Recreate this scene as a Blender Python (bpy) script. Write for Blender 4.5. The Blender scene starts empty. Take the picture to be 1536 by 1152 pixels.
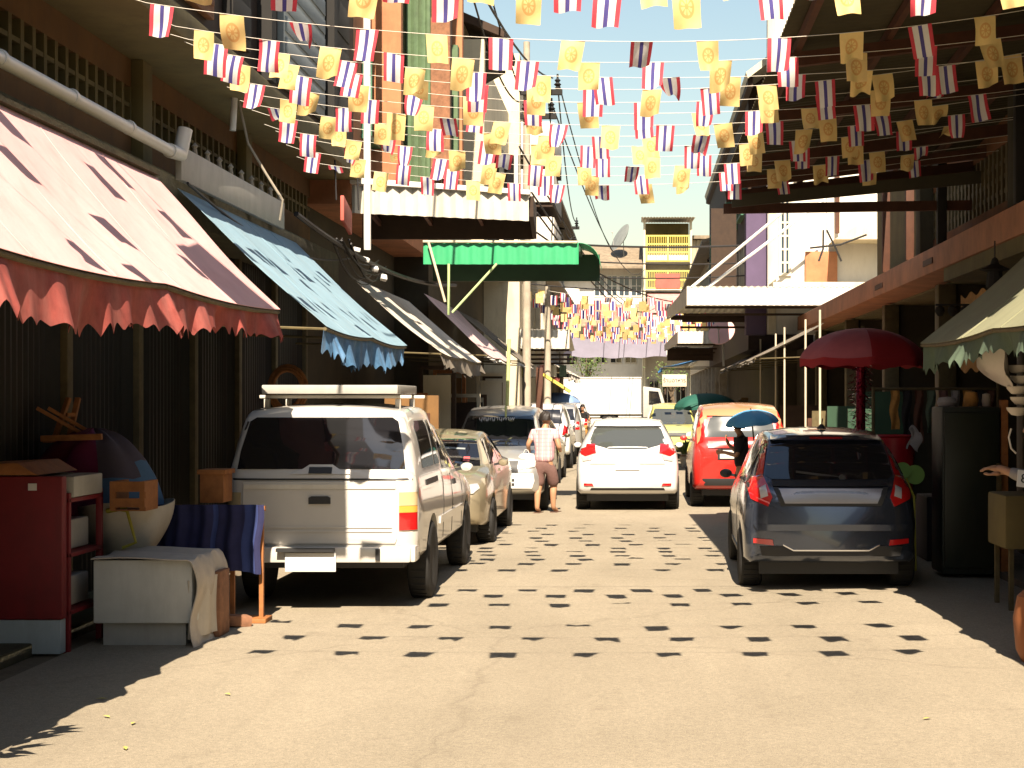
import bpy, bmesh, math, random
from mathutils import Vector, Matrix, Euler
from mathutils.bvhtree import BVHTree
from mathutils.geometry import delaunay_2d_cdt
R = math.radians
rnd = random.Random(7)
scn = bpy.context.scene
col = scn.collection

# ------------------------------------------------------------------ helpers
def at(px, py, Y):
    """the point at distance Y along the street that is seen at a pixel of the 1536 px wide photograph"""
    return Vector(((px - 955) * Y / 2400.0, Y, 1.85 - (py - 600) * Y / 2400.0))

def tag(o, label=None, cat=None, group=None, kind=None):
    if label: o['label'] = label
    if cat: o['category'] = cat
    if group: o['group'] = group
    if kind: o['kind'] = kind
    return o

def empty(name, loc=(0, 0, 0), rz=0.0, label=None, cat=None, group=None):
    o = bpy.data.objects.new(name, None)
    o.empty_display_size = 0.2
    col.objects.link(o)
    o.location = loc
    o.rotation_euler = (0, 0, rz)
    return tag(o, label, cat, group)

def children(o):
    return list(o.children)

def copy_tree(o, parent=None):
    c = o.copy()
    col.objects.link(c)
    if parent: c.parent = parent
    for ch in children(o):
        copy_tree(ch, c)
    return c

class MB:
    """collects geometry of ONE part and links it as one mesh object"""
    def __init__(s):
        s.v = []; s.f = []; s.m = []; s.mi = 0
    def add(s, vs, fs):
        b = len(s.v)
        s.v += [tuple(v) for v in vs]
        s.f += [[i + b for i in f] for f in fs]
        s.m += [s.mi] * len(fs)
        return s
    def box(s, x0, x1, y0, y1, z0, z1):
        vs = [(x0,y0,z0),(x1,y0,z0),(x1,y1,z0),(x0,y1,z0),(x0,y0,z1),(x1,y0,z1),(x1,y1,z1),(x0,y1,z1)]
        return s.add(vs, [[0,3,2,1],[4,5,6,7],[0,1,5,4],[1,2,6,5],[2,3,7,6],[3,0,4,7]])
    def obox(s, c, size, rot=(0,0,0)):
        m = Matrix.Translation(Vector(c)) @ Euler(rot).to_matrix().to_4x4()
        hx, hy, hz = [k / 2 for k in size]
        vs = [m @ Vector(p) for p in [(-hx,-hy,-hz),(hx,-hy,-hz),(hx,hy,-hz),(-hx,hy,-hz),(-hx,-hy,hz),(hx,-hy,hz),(hx,hy,hz),(-hx,hy,hz)]]
        return s.add(vs, [[0,3,2,1],[4,5,6,7],[0,1,5,4],[1,2,6,5],[2,3,7,6],[3,0,4,7]])
    def bar(s, a, b, w, h=None):
        a = Vector(a); b = Vector(b); h = h or w
        d = b - a; L = d.length
        q = d.to_track_quat('Y', 'Z').to_matrix().to_4x4()
        m = Matrix.Translation((a + b) / 2) @ q
        vs = [m @ Vector((x*w/2, y*L/2, z*h/2)) for z in (-1,1) for x, y in ((-1,-1),(1,-1),(1,1),(-1,1))]
        return s.add(vs, [[0,3,2,1],[4,5,6,7],[0,1,5,4],[1,2,6,5],[2,3,7,6],[3,0,4,7]])
    def tube(s, pts, r, n=8, caps=True):
        pts = [Vector(p) for p in pts]
        rs = r if isinstance(r, (list, tuple)) else [r] * len(pts)
        vs = []; fs = []; up = None
        for i, p in enumerate(pts):
            t = (pts[min(i+1, len(pts)-1)] - pts[max(i-1, 0)])
            if t.length < 1e-9: t = Vector((0,0,1))
            t.normalize()
            if up is None:
                up = t.orthogonal().normalized()
            else:
                up = (up - t * up.dot(t))
                up = up.normalized() if up.length > 1e-6 else t.orthogonal().normalized()
            w = t.cross(up)
            for k in range(n):
                a = 2 * math.pi * k / n
                vs.append(p + (up * math.cos(a) + w * math.sin(a)) * rs[i])
        for i in range(len(pts) - 1):
            for k in range(n):
                k2 = (k + 1) % n
                fs.append([i*n+k, i*n+k2, (i+1)*n+k2, (i+1)*n+k])
        if caps:
            fs.append([k for k in range(n)][::-1])
            fs.append([(len(pts)-1)*n + k for k in range(n)])
        return s.add(vs, fs)
    def lathe(s, prof, c=(0,0,0), n=24, rot=(0,0,0)):
        m = Matrix.Translation(Vector(c)) @ Euler(rot).to_matrix().to_4x4()
        vs = []; fs = []
        for r, z in prof:
            for k in range(n):
                a = 2 * math.pi * k / n
                vs.append(m @ Vector((r*math.cos(a), r*math.sin(a), z)))
        for i in range(len(prof) - 1):
            for k in range(n):
                k2 = (k+1) % n
                fs.append([i*n+k, i*n+k2, (i+1)*n+k2, (i+1)*n+k])
        if prof[0][0] > 1e-4: fs.append([k for k in range(n)][::-1])
        if prof[-1][0] > 1e-4: fs.append([(len(prof)-1)*n+k for k in range(n)])
        return s.add(vs, fs)
    def prism(s, poly, axis, a, b):
        """extrude a 2-D polygon along an axis from a to b"""
        def P(p, t):
            return (t, p[0], p[1]) if axis == 'X' else ((p[0], t, p[1]) if axis == 'Y' else (p[0], p[1], t))
        n = len(poly)
        vs = [P(p, a) for p in poly] + [P(p, b) for p in poly]
        fs = [list(range(n))[::-1], [n + i for i in range(n)]] + [[i, (i+1) % n, n + (i+1) % n, n + i] for i in range(n)]
        return s.add(vs, fs)
    def grid(s, fn, nu, nv, thick=0.0):
        """surface fn(u, v) -> point; with a thickness it becomes a closed sheet"""
        P = [[Vector(fn(i / nu, j / nv)) for j in range(nv + 1)] for i in range(nu + 1)]
        vs = [p for row in P for p in row]
        idx = lambda i, j: i * (nv + 1) + j
        fs = [[idx(i,j), idx(i+1,j), idx(i+1,j+1), idx(i,j+1)] for i in range(nu) for j in range(nv)]
        if thick:
            nrm = []
            for i in range(nu + 1):
                for j in range(nv + 1):
                    du = P[min(i+1,nu)][j] - P[max(i-1,0)][j]
                    dv = P[i][min(j+1,nv)] - P[i][max(j-1,0)]
                    nn = du.cross(dv)
                    nrm.append(nn.normalized() if nn.length > 1e-12 else Vector((0,0,1)))
            N = len(vs)
            vs = vs + [v - n_ * thick for v, n_ in zip(vs, nrm)]
            fs2 = [[i + N for i in f][::-1] for f in fs]
            rim = [idx(i,0) for i in range(nu)] + [idx(nu,j) for j in range(nv)] + [idx(i,nv) for i in range(nu,0,-1)] + [idx(0,j) for j in range(nv,0,-1)]
            for k in range(len(rim)):
                a, b = rim[k], rim[(k+1) % len(rim)]
                fs2.append([a, a + N, b + N, b])
            fs = fs + fs2
        return s.add(vs, fs)
    def build(s, name, mats, parent=None, smooth=False, bevel=0.0, world=False, angle=35, fix=True):
        me = bpy.data.meshes.new(name)
        off = Vector((0,0,0))
        if world:
            q = parent
            while q is not None:
                off += q.location; q = q.parent
        me.from_pydata([Vector(v) - off for v in s.v], [], s.f)
        if not isinstance(mats, (list, tuple)): mats = [mats]
        for m_ in mats: me.materials.append(m_)
        if len(mats) > 1:
            for p, k in zip(me.polygons, s.m): p.material_index = min(k, len(mats) - 1)
        if fix or bevel:
            bm = bmesh.new(); bm.from_mesh(me)
            if fix: bmesh.ops.recalc_face_normals(bm, faces=bm.faces)
            if bevel:
                ed = [e for e in bm.edges if len(e.link_faces) == 2 and e.calc_face_angle(0) > R(30)]
                bmesh.ops.bevel(bm, geom=ed, offset=bevel, segments=2, affect='EDGES', profile=0.6, clamp_overlap=True)
            bm.to_mesh(me); bm.free()
        if smooth or bevel:
            for p in me.polygons: p.use_smooth = True
            me.set_sharp_from_angle(angle=R(angle))
        o = bpy.data.objects.new(name, me)
        col.objects.link(o)
        if parent is not None: o.parent = parent
        return o

# ------------------------------------------------------------------ materials
def mat(name, c, rough=0.7, metal=0.0, var=0.18, sc=3.0, bump=0.0, bsc=None, coat=0.0, spec=0.5, stain=0.0, stain_c=(0.05,0.04,0.025), trans=0.0, alpha=1.0, gen=False):
    m = bpy.data.materials.new(name); m.use_nodes = True
    nt = m.node_tree; N = nt.nodes; L = nt.links
    b = N['Principled BSDF']
    b.inputs['Roughness'].default_value = rough
    b.inputs['Metallic'].default_value = metal
    b.inputs['Coat Weight'].default_value = coat
    b.inputs['Coat Roughness'].default_value = 0.06
    b.inputs['Specular IOR Level'].default_value = spec
    tc = N.new('ShaderNodeTexCoord')
    cur = None
    if var > 0:
        n1 = N.new('ShaderNodeTexNoise'); n1.inputs['Scale'].default_value = sc; n1.inputs['Detail'].default_value = 8; n1.inputs['Roughness'].default_value = 0.65
        L.new(tc.outputs['Object'], n1.inputs['Vector'])
        r = N.new('ShaderNodeValToRGB')
        r.color_ramp.elements[0].position = 0.3; r.color_ramp.elements[1].position = 0.72
        r.color_ramp.elements[0].color = (*[k * (1 - var) for k in c], 1)
        r.color_ramp.elements[1].color = (*[min(1, k * (1 + var * .6)) for k in c], 1)
        L.new(n1.outputs['Fac'], r.inputs['Fac'])
        cur = r.outputs['Color']
    if stain > 0:
        mp = N.new('ShaderNodeMapping'); mp.inputs['Scale'].default_value = (1.6, 1.6, 0.35)
        L.new(tc.outputs['Object'], mp.inputs['Vector'])
        n2 = N.new('ShaderNodeTexNoise'); n2.inputs['Scale'].default_value = 2.2; n2.inputs['Detail'].default_value = 10; n2.inputs['Roughness'].default_value = 0.7
        L.new(mp.outputs['Vector'], n2.inputs['Vector'])
        r2 = N.new('ShaderNodeValToRGB'); r2.color_ramp.elements[0].position = 0.48; r2.color_ramp.elements[1].position = 0.78
        r2.color_ramp.elements[0].color = (0,0,0,1); r2.color_ramp.elements[1].color = (stain,stain,stain,1)
        L.new(n2.outputs['Fac'], r2.inputs['Fac'])
        mx = N.new('ShaderNodeMix'); mx.data_type = 'RGBA'
        L.new(r2.outputs['Color'], mx.inputs['Factor'])
        if cur: L.new(cur, mx.inputs['A'])
        else: mx.inputs['A'].default_value = (*c, 1)
        mx.inputs['B'].default_value = (*stain_c, 1)
        cur = mx.outputs['Result']
    if cur: L.new(cur, b.inputs['Base Color'])
    else: b.inputs['Base Color'].default_value = (*c, 1)
    if bump > 0:
        n3 = N.new('ShaderNodeTexNoise'); n3.inputs['Scale'].default_value = bsc or sc * 6; n3.inputs['Detail'].default_value = 6
        L.new(tc.outputs['Object'], n3.inputs['Vector'])
        bp = N.new('ShaderNodeBump'); bp.inputs['Strength'].default_value = bump; bp.inputs['Distance'].default_value = 0.02
        L.new(n3.outputs['Fac'], bp.inputs['Height']); L.new(bp.outputs['Normal'], b.inputs['Normal'])
    if trans > 0:
        out = N['Material Output']
        t = N.new('ShaderNodeBsdfTranslucent')
        if cur: L.new(cur, t.inputs['Color'])
        else: t.inputs['Color'].default_value = (*c, 1)
        mxs = N.new('ShaderNodeMixShader'); mxs.inputs['Fac'].default_value = trans
        L.new(b.outputs[0], mxs.inputs[1]); L.new(t.outputs[0], mxs.inputs[2]); L.new(mxs.outputs[0], out.inputs['Surface'])
    m.diffuse_color = (*c, 1)
    return m

def glass(name, c=(0.012,0.014,0.016), rough=0.03):
    return mat(name, c, rough=rough, var=0.0, spec=0.8, coat=0.5)

M = {}
def ground_mat():
    m = bpy.data.materials.new('worn_concrete_road'); m.use_nodes = True
    N = m.node_tree.nodes; L = m.node_tree.links; b = N['Principled BSDF']
    b.inputs['Roughness'].default_value = 0.88
    tc = N.new('ShaderNodeTexCoord')
    def noise(s, d=8, rr=.6, sx=1.0, sy=1.0):
        mp = N.new('ShaderNodeMapping'); mp.inputs['Scale'].default_value = (sx, sy, 1)
        L.new(tc.outputs['Object'], mp.inputs['Vector'])
        n = N.new('ShaderNodeTexNoise'); n.inputs['Scale'].default_value = s; n.inputs['Detail'].default_value = d; n.inputs['Roughness'].default_value = rr
        L.new(mp.outputs['Vector'], n.inputs['Vector']); return n.outputs['Fac']
    def ramp(f, p0, c0, p1, c1):
        r = N.new('ShaderNodeValToRGB'); e = r.color_ramp.elements
        e[0].position = p0; e[1].position = p1; e[0].color = (*c0, 1); e[1].color = (*c1, 1)
        L.new(f, r.inputs['Fac']); return r.outputs['Color']
    def mixc(f, a, bb, mode='MIX'):
        x = N.new('ShaderNodeMix'); x.data_type = 'RGBA'; x.blend_type = mode
        if isinstance(f, float): x.inputs['Factor'].default_value = f
        else: L.new(f, x.inputs['Factor'])
        for k, v in (('A', a), ('B', bb)):
            if isinstance(v, tuple): x.inputs[k].default_value = (*v, 1)
            else: L.new(v, x.inputs[k])
        return x.outputs['Result']
    base = ramp(noise(0.55, 6, .55, 1, .45), .3, (.255,.218,.155), .72, (.345,.296,.215))
    fine = ramp(noise(42, 6, .75), .25, (.62,.62,.62), .75, (1.22,1.22,1.22))
    c1 = mixc(1.0, base, fine, 'MULTIPLY')
    agg = ramp(noise(150, 2, .6), .3, (.66,.65,.63), .7, (1.30,1.29,1.27))
    c1 = mixc(1.0, c1, agg, 'MULTIPLY')
    spots = ramp(noise(3.3, 8, .7), .57, (0,0,0), .74, (.6,.6,.6))
    c2 = mixc(spots, c1, (.17,.138,.095))
    # oil and tyre tracks run along the street
    tr = ramp(noise(1.1, 5, .6, 1.4, .06), .52, (0,0,0), .75, (.38,.38,.38))
    c3 = mixc(tr, c2, (.205,.17,.118))
    # cracks
    vo = N.new('ShaderNodeTexVoronoi'); vo.feature = 'DISTANCE_TO_EDGE'; vo.inputs['Scale'].default_value = 0.23
    mp = N.new('ShaderNodeMapping'); mp.inputs['Location'].default_value = (.7, .35, 0)
    nn = N.new('ShaderNodeTexNoise'); nn.inputs['Scale'].default_value = 1.6; nn.inputs['Detail'].default_value = 6
    L.new(tc.outputs['Object'], nn.inputs['Vector'])
    ad = N.new('ShaderNodeMix'); ad.data_type = 'RGBA'; ad.blend_type = 'ADD'; ad.inputs['Factor'].default_value = .55
    L.new(tc.outputs['Object'], ad.inputs['A']); L.new(nn.outputs['Color'], ad.inputs['B'])
    L.new(ad.outputs['Result'], mp.inputs['Vector']); L.new(mp.outputs['Vector'], vo.inputs['Vector'])
    ck = ramp(vo.outputs['Distance'], 0.0, (.20,.20,.20), .006, (0,0,0))
    c4 = mixc(ck, c3, (.075,.055,.035))
    L.new(c4, b.inputs['Base Color'])
    bp = N.new('ShaderNodeBump'); bp.inputs['Strength'].default_value = .45; bp.inputs['Distance'].default_value = .012
    L.new(noise(70, 5, .7), bp.inputs['Height']); L.new(bp.outputs['Normal'], b.inputs['Normal'])
    return m
M['road'] = ground_mat()
M['pave'] = mat('old_shop_paving', (.16,.125,.08), .9, var=.3, sc=4, bump=.4, stain=.5)
M['white'] = mat('white_paint', (.78,.75,.68), .45, var=.08, sc=2)
M['offwhite'] = mat('dusty_white_metal', (.62,.58,.49), .5, var=.15, sc=3, stain=.4, stain_c=(.28,.2,.1))
M['pvc'] = mat('white_plastic_pipe', (.74,.72,.66), .4, var=.06, sc=5)
M['greymetal'] = mat('grey_sheet_metal', (.40,.385,.34), .5, .0, var=.15, sc=4, stain=.3)
M['olive'] = mat('old_olive_plaster', (.16,.125,.045), .9, var=.25, sc=1.5, stain=.5)
M['ochre'] = mat('ochre_brown_plaster', (.17,.085,.025), .9, var=.25, sc=1.5, stain=.5)
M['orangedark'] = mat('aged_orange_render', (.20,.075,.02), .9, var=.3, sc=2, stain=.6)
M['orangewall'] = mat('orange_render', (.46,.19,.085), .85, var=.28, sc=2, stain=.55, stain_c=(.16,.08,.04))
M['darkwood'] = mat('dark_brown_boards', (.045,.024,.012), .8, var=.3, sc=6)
M['black'] = mat('blackened_wood', (.012,.010,.007), .8, var=.3, sc=5)
M['shutter'] = mat('dark_green_steel_shutter', (.012,.011,.006), .6, .2, var=.3, sc=4, stain=.5, stain_c=(.03,.014,.005))
M['post'] = mat('rusty_olive_steel_post', (.12,.09,.035), .7, .1, var=.35, sc=8)
M['moss'] = mat('mossy_concrete', (.085,.075,.035), .95, var=.4, sc=6, bump=.4, stain=.6, stain_c=(.02,.02,.008))
M['concrete'] = mat('pale_concrete', (.42,.36,.27), .9, var=.2, sc=4, stain=.5)
M['cream'] = mat('cream_render', (.62,.54,.38), .85, var=.12, sc=1.2, stain=.45, stain_c=(.22,.16,.08))
M['paper'] = mat('white_glare_wall', (.76,.70,.60), .85, var=.08, sc=1.2, stain=.3, stain_c=(.34,.26,.16))  # white paint; on far walls it also stands in for glare
M['beige'] = mat('beige_corrugated_wall', (.44,.36,.24), .7, var=.15, sc=2, stain=.4)
M['yellow'] = mat('yellow_painted_railing', (.78,.62,.12), .5, var=.12, sc=4)
M['redpanel'] = mat('faded_red_panel', (.50,.10,.07), .7, var=.2, sc=3)
M['pinkpanel'] = mat('faded_pink_cloth', (.66,.30,.27), .8, var=.25, sc=3)
M['roofrust'] = mat('weathered_roof_sheets', (.26,.20,.13), .8, var=.35, sc=3, stain=.5)
M['greendark'] = mat('dark_green_paint', (.02,.06,.028), .6, var=.2)
M['greencorr'] = mat('green_enamelled_sheet', (.045,.36,.15), .45, var=.10, sc=2, stain=.15)
M['greenpale'] = mat('weathered_green_sheet', (.17,.25,.12), .6, var=.2, sc=4, stain=.3)
M['rust'] = mat('red_oxide_steel', (.085,.03,.012), .7, .1, var=.3, sc=6)
M['underroof'] = mat('aged_roof_sheet', (.065,.053,.025), .7, .1, var=.25, sc=2, stain=.5)
M['purple'] = mat('purple_paint', (.085,.055,.11), .7, var=.12)
M['greyblue'] = mat('grey_blue_paint', (.24,.27,.27), .7, var=.12)
M['pink'] = mat('pale_pink_canvas', (.86,.50,.47), .8, var=.10, sc=1.4, stain=.55, stain_c=(.72,.30,.26), bump=.35, bsc=5, trans=.12)
M['redcloth'] = mat('faded_red_valance', (.40,.085,.065), .85, var=.40, sc=6, stain=.5, stain_c=(.55,.25,.2), trans=.10)
M['bluecanvas'] = mat('pale_blue_canvas', (.27,.42,.50), .8, var=.14, sc=1.2, stain=.35, stain_c=(.34,.36,.32), bump=.35, bsc=5, trans=.12)
M['bluecloth'] = mat('blue_valance_cloth', (.10,.24,.42), .85, var=.45, sc=7, trans=.15, stain=.4, stain_c=(.4,.4,.38))
M['whitecanvas'] = mat('white_canvas', (.70,.64,.54), .8, var=.12, sc=2, stain=.35, stain_c=(.35,.27,.16), trans=.12)
M['pinkwhite'] = mat('rosy_white_canvas', (.72,.52,.50), .8, var=.28, sc=1.4, trans=.12)
M['greycanvas'] = mat('grey_canvas', (.20,.17,.13), .85, var=.2, sc=2, trans=.1)
M['greencanvas'] = mat('grey_green_canvas', (.33,.33,.20), .85, var=.15, sc=2, trans=.15)
M['greenteal'] = mat('teal_valance_cloth', (.12,.17,.11), .85, var=.25, sc=5, trans=.2)
M['tarp'] = mat('lilac_tarpaulin', (.74,.70,.86), .6, var=.12, sc=1.5, trans=.25)
M['bluetarp'] = mat('bright_blue_tarpaulin', (.05,.22,.52), .6, var=.15, sc=2)
M['string'] = mat('white_cord', (.72,.66,.55), .8, var=0)
M['wire'] = mat('black_cable', (.015,.013,.012), .6, var=0)
M['flagred'] = mat('flag_red_cloth', (.66,.065,.09), .85, var=.08, sc=20, trans=.28)
M['flagwhite'] = mat('flag_white_cloth', (.80,.78,.74), .85, var=.05, sc=20, trans=.28)
M['flagblue'] = mat('flag_blue_cloth', (.085,.07,.27), .85, var=.08, sc=20, trans=.28)
def yellow_flag():
    m = mat('yellow_flag_cloth', (.84,.62,.25), .85, var=.06, sc=20, trans=.28)
    N = m.node_tree.nodes; L = m.node_tree.links
    src = [n for n in N if n.type == 'VALTORGB'][0].outputs['Color']
    tc = [n for n in N if n.type == 'TEX_COORD'][0]
    uv = N.new('ShaderNodeUVMap'); uv.uv_map = 'UVMap'
    mp = N.new('ShaderNodeMapping'); mp.inputs['Location'].default_value = (-.5, -.5, 0); mp.inputs['Rotation'].default_value=(0,0,0)
    mp.vector_type = 'POINT'
    L.new(uv.outputs['UV'], mp.inputs['Vector'])
    ln = N.new('ShaderNodeVectorMath'); ln.operation = 'LENGTH'; L.new(mp.outputs['Vector'], ln.inputs[0])
    r = N.new('ShaderNodeValToRGB'); r.color_ramp.interpolation = 'CONSTANT'
    e = r.color_ramp.elements; e[0].position = 0; e[0].color = (1,1,1,1); e[1].position = .07; e[1].color = (0,0,0,1)
    for p, v in ((.20, 1), (.275, 0)):
        q = e.new(p); q.color = (v, v, v, 1)
    L.new(ln.outputs['Value'], r.inputs['Fac'])
    # spokes
    sx = N.new('ShaderNodeSeparateXYZ'); L.new(mp.outputs['Vector'], sx.inputs[0])
    an = N.new('ShaderNodeMath'); an.operation = 'ARCTAN2'; L.new(sx.outputs['Y'], an.inputs[0]); L.new(sx.outputs['X'], an.inputs[1])
    ml = N.new('ShaderNodeMath'); ml.operation = 'MULTIPLY'; ml.inputs[1].default_value = 4; L.new(an.outputs[0], ml.inputs[0])
    co = N.new('ShaderNodeMath'); co.operation = 'COSINE'; L.new(ml.outputs[0], co.inputs[0])
    ab = N.new('ShaderNodeMath'); ab.operation = 'ABSOLUTE'; L.new(co.outputs[0], ab.inputs[0])
    gt = N.new('ShaderNodeMath'); gt.operation = 'GREATER_THAN'; gt.inputs[1].default_value = .86; L.new(ab.outputs[0], gt.inputs[0])
    lt = N.new('ShaderNodeMath'); lt.operation = 'LESS_THAN'; lt.inputs[1].default_value = .22; L.new(ln.outputs['Value'], lt.inputs[0])
    mu = N.new('ShaderNodeMath'); mu.operation = 'MULTIPLY'; L.new(gt.outputs[0], mu.inputs[0]); L.new(lt.outputs[0], mu.inputs[1])
    mxx = N.new('ShaderNodeMath'); mxx.operation = 'MAXIMUM'; L.new(mu.outputs[0], mxx.inputs[0]); L.new(r.outputs['Color'], mxx.inputs[1])
    sc_ = N.new('ShaderNodeMath'); sc_.operation = 'MULTIPLY'; sc_.inputs[1].default_value = .5; L.new(mxx.outputs[0], sc_.inputs[0])
    mx = N.new('ShaderNodeMix'); mx.data_type = 'RGBA'
    L.new(sc_.outputs[0], mx.inputs['Factor']); L.new(src, mx.inputs['A']); mx.inputs['B'].default_value = (.62,.20,.02,1)
    b = N['Principled BSDF']
    L.new(mx.outputs['Result'], b.inputs['Base Color'])
    for n in N:
        if n.type == 'BSDF_TRANSLUCENT': L.new(mx.outputs['Result'], n.inputs['Color'])
    return m
M['flagyellow'] = yellow_flag()

# ------------------------------------------------------------------ camera, sky, sun
cam = bpy.data.cameras.new('camera'); co = bpy.data.objects.new('camera', cam); col.objects.link(co)
co.location = (0, 0, 1.85); co.rotation_euler = (R(90), 0, 0)
cam.sensor_width = 36; cam.lens = 56.25
cam.shift_x = -187 / 1536; cam.shift_y = 24 / 1536
cam.clip_start = .1; cam.clip_end = 3000
scn.camera = co

SUN_EL, SUN_AZ = 47.0, 4.0       # the sun stands behind the camera, a little to the right
w = bpy.data.worlds.new('World'); scn.world = w; w.use_nodes = True
bg = w.node_tree.nodes['Background']
sky = w.node_tree.nodes.new('ShaderNodeTexSky'); sky.sky_type = 'NISHITA'; sky.sun_disc = False
sky.sun_elevation = R(SUN_EL); sky.sun_rotation = R(180 - SUN_AZ)
sky.air_density = 1.7; sky.dust_density = 0.9; sky.ozone_density = 1.0
w.node_tree.links.new(sky.outputs[0], bg.inputs['Color']); bg.inputs['Strength'].default_value = 0.054
sl = bpy.data.lights.new('sun', 'SUN'); so = bpy.data.objects.new('sun', sl); col.objects.link(so)
sl.energy = 5.0; sl.angle = R(.3); sl.color = (1.0, .86, .70)
sd = Vector((-math.sin(R(SUN_AZ)) * math.cos(R(SUN_EL)), math.cos(R(SUN_AZ)) * math.cos(R(SUN_EL)), -math.sin(R(SUN_EL))))
so.rotation_euler = sd.to_track_quat('-Z', 'Y').to_euler()
scn.view_settings.view_transform = 'Standard'; scn.view_settings.look = 'None'
scn.view_settings.exposure = 1.4; scn.view_settings.gamma = 1.0
scn.cycles.max_bounces = 6; scn.cycles.diffuse_bounces = 1
try: scn.cycles.use_denoising = True
except Exception: pass

# ------------------------------------------------------------------ ground
g = MB().add([(-400,-120,0),(400,-120,0),(400,900,0),(-400,900,0)], [[0,1,2,3]]).build('ground', M['pave'], fix=False)
tag(g, kind='structure')
g = MB().box(-4.15, 3.75, -40, 103, -.2, .012).build('road', M['road']); tag(g, kind='structure')
g = MB().box(-60, 60, 103, 117, -.2, .010).build('cross_road', M['road']); tag(g, kind='structure')
# ------------------------------------------------------------------ buildings
M['glassd'] = glass('dark_window_glass')
M['shadeolive'] = mat('shaded_olive_wall', (.045,.036,.014), .9, var=.3, sc=3, stain=.4, stain_c=(.02,.015,.006))  # shade under the great canopy is put into this dark colour
M['glassb'] = mat('bluish_window_glass', (.03,.05,.07), .08, var=.0, spec=.8)
M['frameg'] = mat('green_window_frame', (.05,.16,.09), .6, var=.2)
M['framew'] = mat('cream_window_frame', (.62,.55,.42), .6, var=.15)
M['greendull'] = mat('dull_green_sheet', (.10,.16,.075), .7, var=.3, sc=4, stain=.5)
M['brick'] = mat('brown_brick_wall', (.26,.12,.06), .9, var=.35, sc=14)
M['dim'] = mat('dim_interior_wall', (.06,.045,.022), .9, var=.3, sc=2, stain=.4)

def building(name, label, loc):
    return empty(name, loc, 0, label, 'building')

def P(mb, name, m, root, **k):
    return mb.build(name, m, root, world=True, **k)

def corr(mb, o, u, v, L, W, amp=.012, pitch=.09, thick=.0015, bend=None):
    """corrugated sheet: waves step along u, sheet runs along v"""
    o = Vector(o); u = Vector(u).normalized(); v = Vector(v).normalized(); n = u.cross(v)
    nu = max(4, int(L / pitch * 4)); nv = 1 if not bend else 10
    def fn(a, b):
        p = o + u * (a * L) + v * (b * W) + n * (amp * math.sin(a * L / pitch * 2 * math.pi))
        return bend(p, a, b) if bend else p
    return mb.grid(fn, nu, nv, thick)

def window(root, x, y0, y1, z0, z1, side, frame, pane='glassd', bars=2, rail=1):
    """a window in a wall that faces the street; side = -1: wall on the left, facing +X"""
    s = -side
    f = MB()
    a, b = x + s * .004, x + s * .07
    lo, hi = min(a, b), max(a, b)
    t = .06
    f.box(lo, hi, y0, y1, z0, z0 + t).box(lo, hi, y0, y1, z1 - t, z1)
    f.box(lo, hi, y0, y0 + t, z0 + t, z1 - t).box(lo, hi, y1 - t, y1, z0 + t, z1 - t)
    for k in range(1, bars):
        yy = y0 + (y1 - y0) * k / bars
        f.box(lo + .01, hi - .01, yy - .025, yy + .025, z0 + t, z1 - t)
    fo = P(f, 'window', frame, root)
    a, b = x + s * .006, x + s * .02
    p = MB().box(min(a, b), max(a, b), y0 + t, y1 - t, z0 + t, z1 - t)
    P(p, 'pane', M[pane], fo)
    a, b = x + s * .004, x + s * .14
    P(MB().box(min(a, b), max(a, b), y0 - .06, y1 + .06, z0 - .07, z0 - .003), 'sill', frame, fo)
    return fo

def window_f(root, y, x0, x1, z0, z1, frame, pane='glassd', bars=2, rails=1):
    """a window in a wall that faces the camera (towards -Y)"""
    f = MB(); t = .07
    f.box(x0, x1, y - .06, y - .004, z0, z0 + t).box(x0, x1, y - .06, y - .004, z1 - t, z1)
    f.box(x0, x0 + t, y - .06, y - .004, z0 + t, z1 - t).box(x1 - t, x1, y - .06, y - .004, z0 + t, z1 - t)
    for k in range(1, bars):
        xx = x0 + (x1 - x0) * k / bars
        f.box(xx - .03, xx + .03, y - .05, y - .006, z0 + t, z1 - t)
    for k in range(1, rails):
        zz = z0 + (z1 - z0) * k / rails
        f.box(x0 + t, x1 - t, y - .046, y - .007, zz - .025, zz + .025)
    fo = P(f, 'window', frame, root)
    P(MB().box(x0 + t, x1 - t, y - .02, y - .005, z0 + t, z1 - t), 'pane', M[pane], fo)
    return fo

# ---- near left shophouse: shutters, mossy ledge, vent band, deep soffit
B = building('shophouse', 'dark shophouse with closed steel shutters and deep olive soffit at near left', (-5, 12, 0))
P(MB().box(-5.15, -4.35, -45, 23.9, .0, .10), 'step', M['moss'], B, bevel=.015)
for k in range(15):                                             # steel shutters between posts
    y0 = -6 + k * 2.0; y1 = y0 + 1.86
    mb = MB()
    corr(mb, (-5.0, y0, .1), (0,1,0), (0,0,1), y1 - y0, 3.5, .018, .12, .002)
    if k == 0: P(MB().box(-5.05, -5.0, -45, y0 - .15, .1, 3.6), 'shutter', M['shutter'], B)
    if y1 > 7: P(mb, 'shutter', M['shutter'], B, smooth=True, angle=60)
    else:
        P(MB().box(-5.05, -5.0, y0, y1, .1, 3.6), 'shutter', M['shutter'], B)
    P(MB().box(-5.04, -4.93, y1, y1 + .14, .1, 3.6), 'post', M['post'], B, bevel=.008)
P(MB().box(-5.2, -4.45, -45, 23.9, 3.6, 4.02), 'ledge', M['moss'], B, bevel=.02)
wl = MB().box(-5.2, -4.9, -45, 24, 4.025, 4.52).box(-5.2, -4.9, -45, 24, 4.88, 5.147).box(-5.2, -5.05, -45, 24, 4.52, 4.88)
P(wl, 'wall', M['ochre'], B)
vb = MB()
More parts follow.
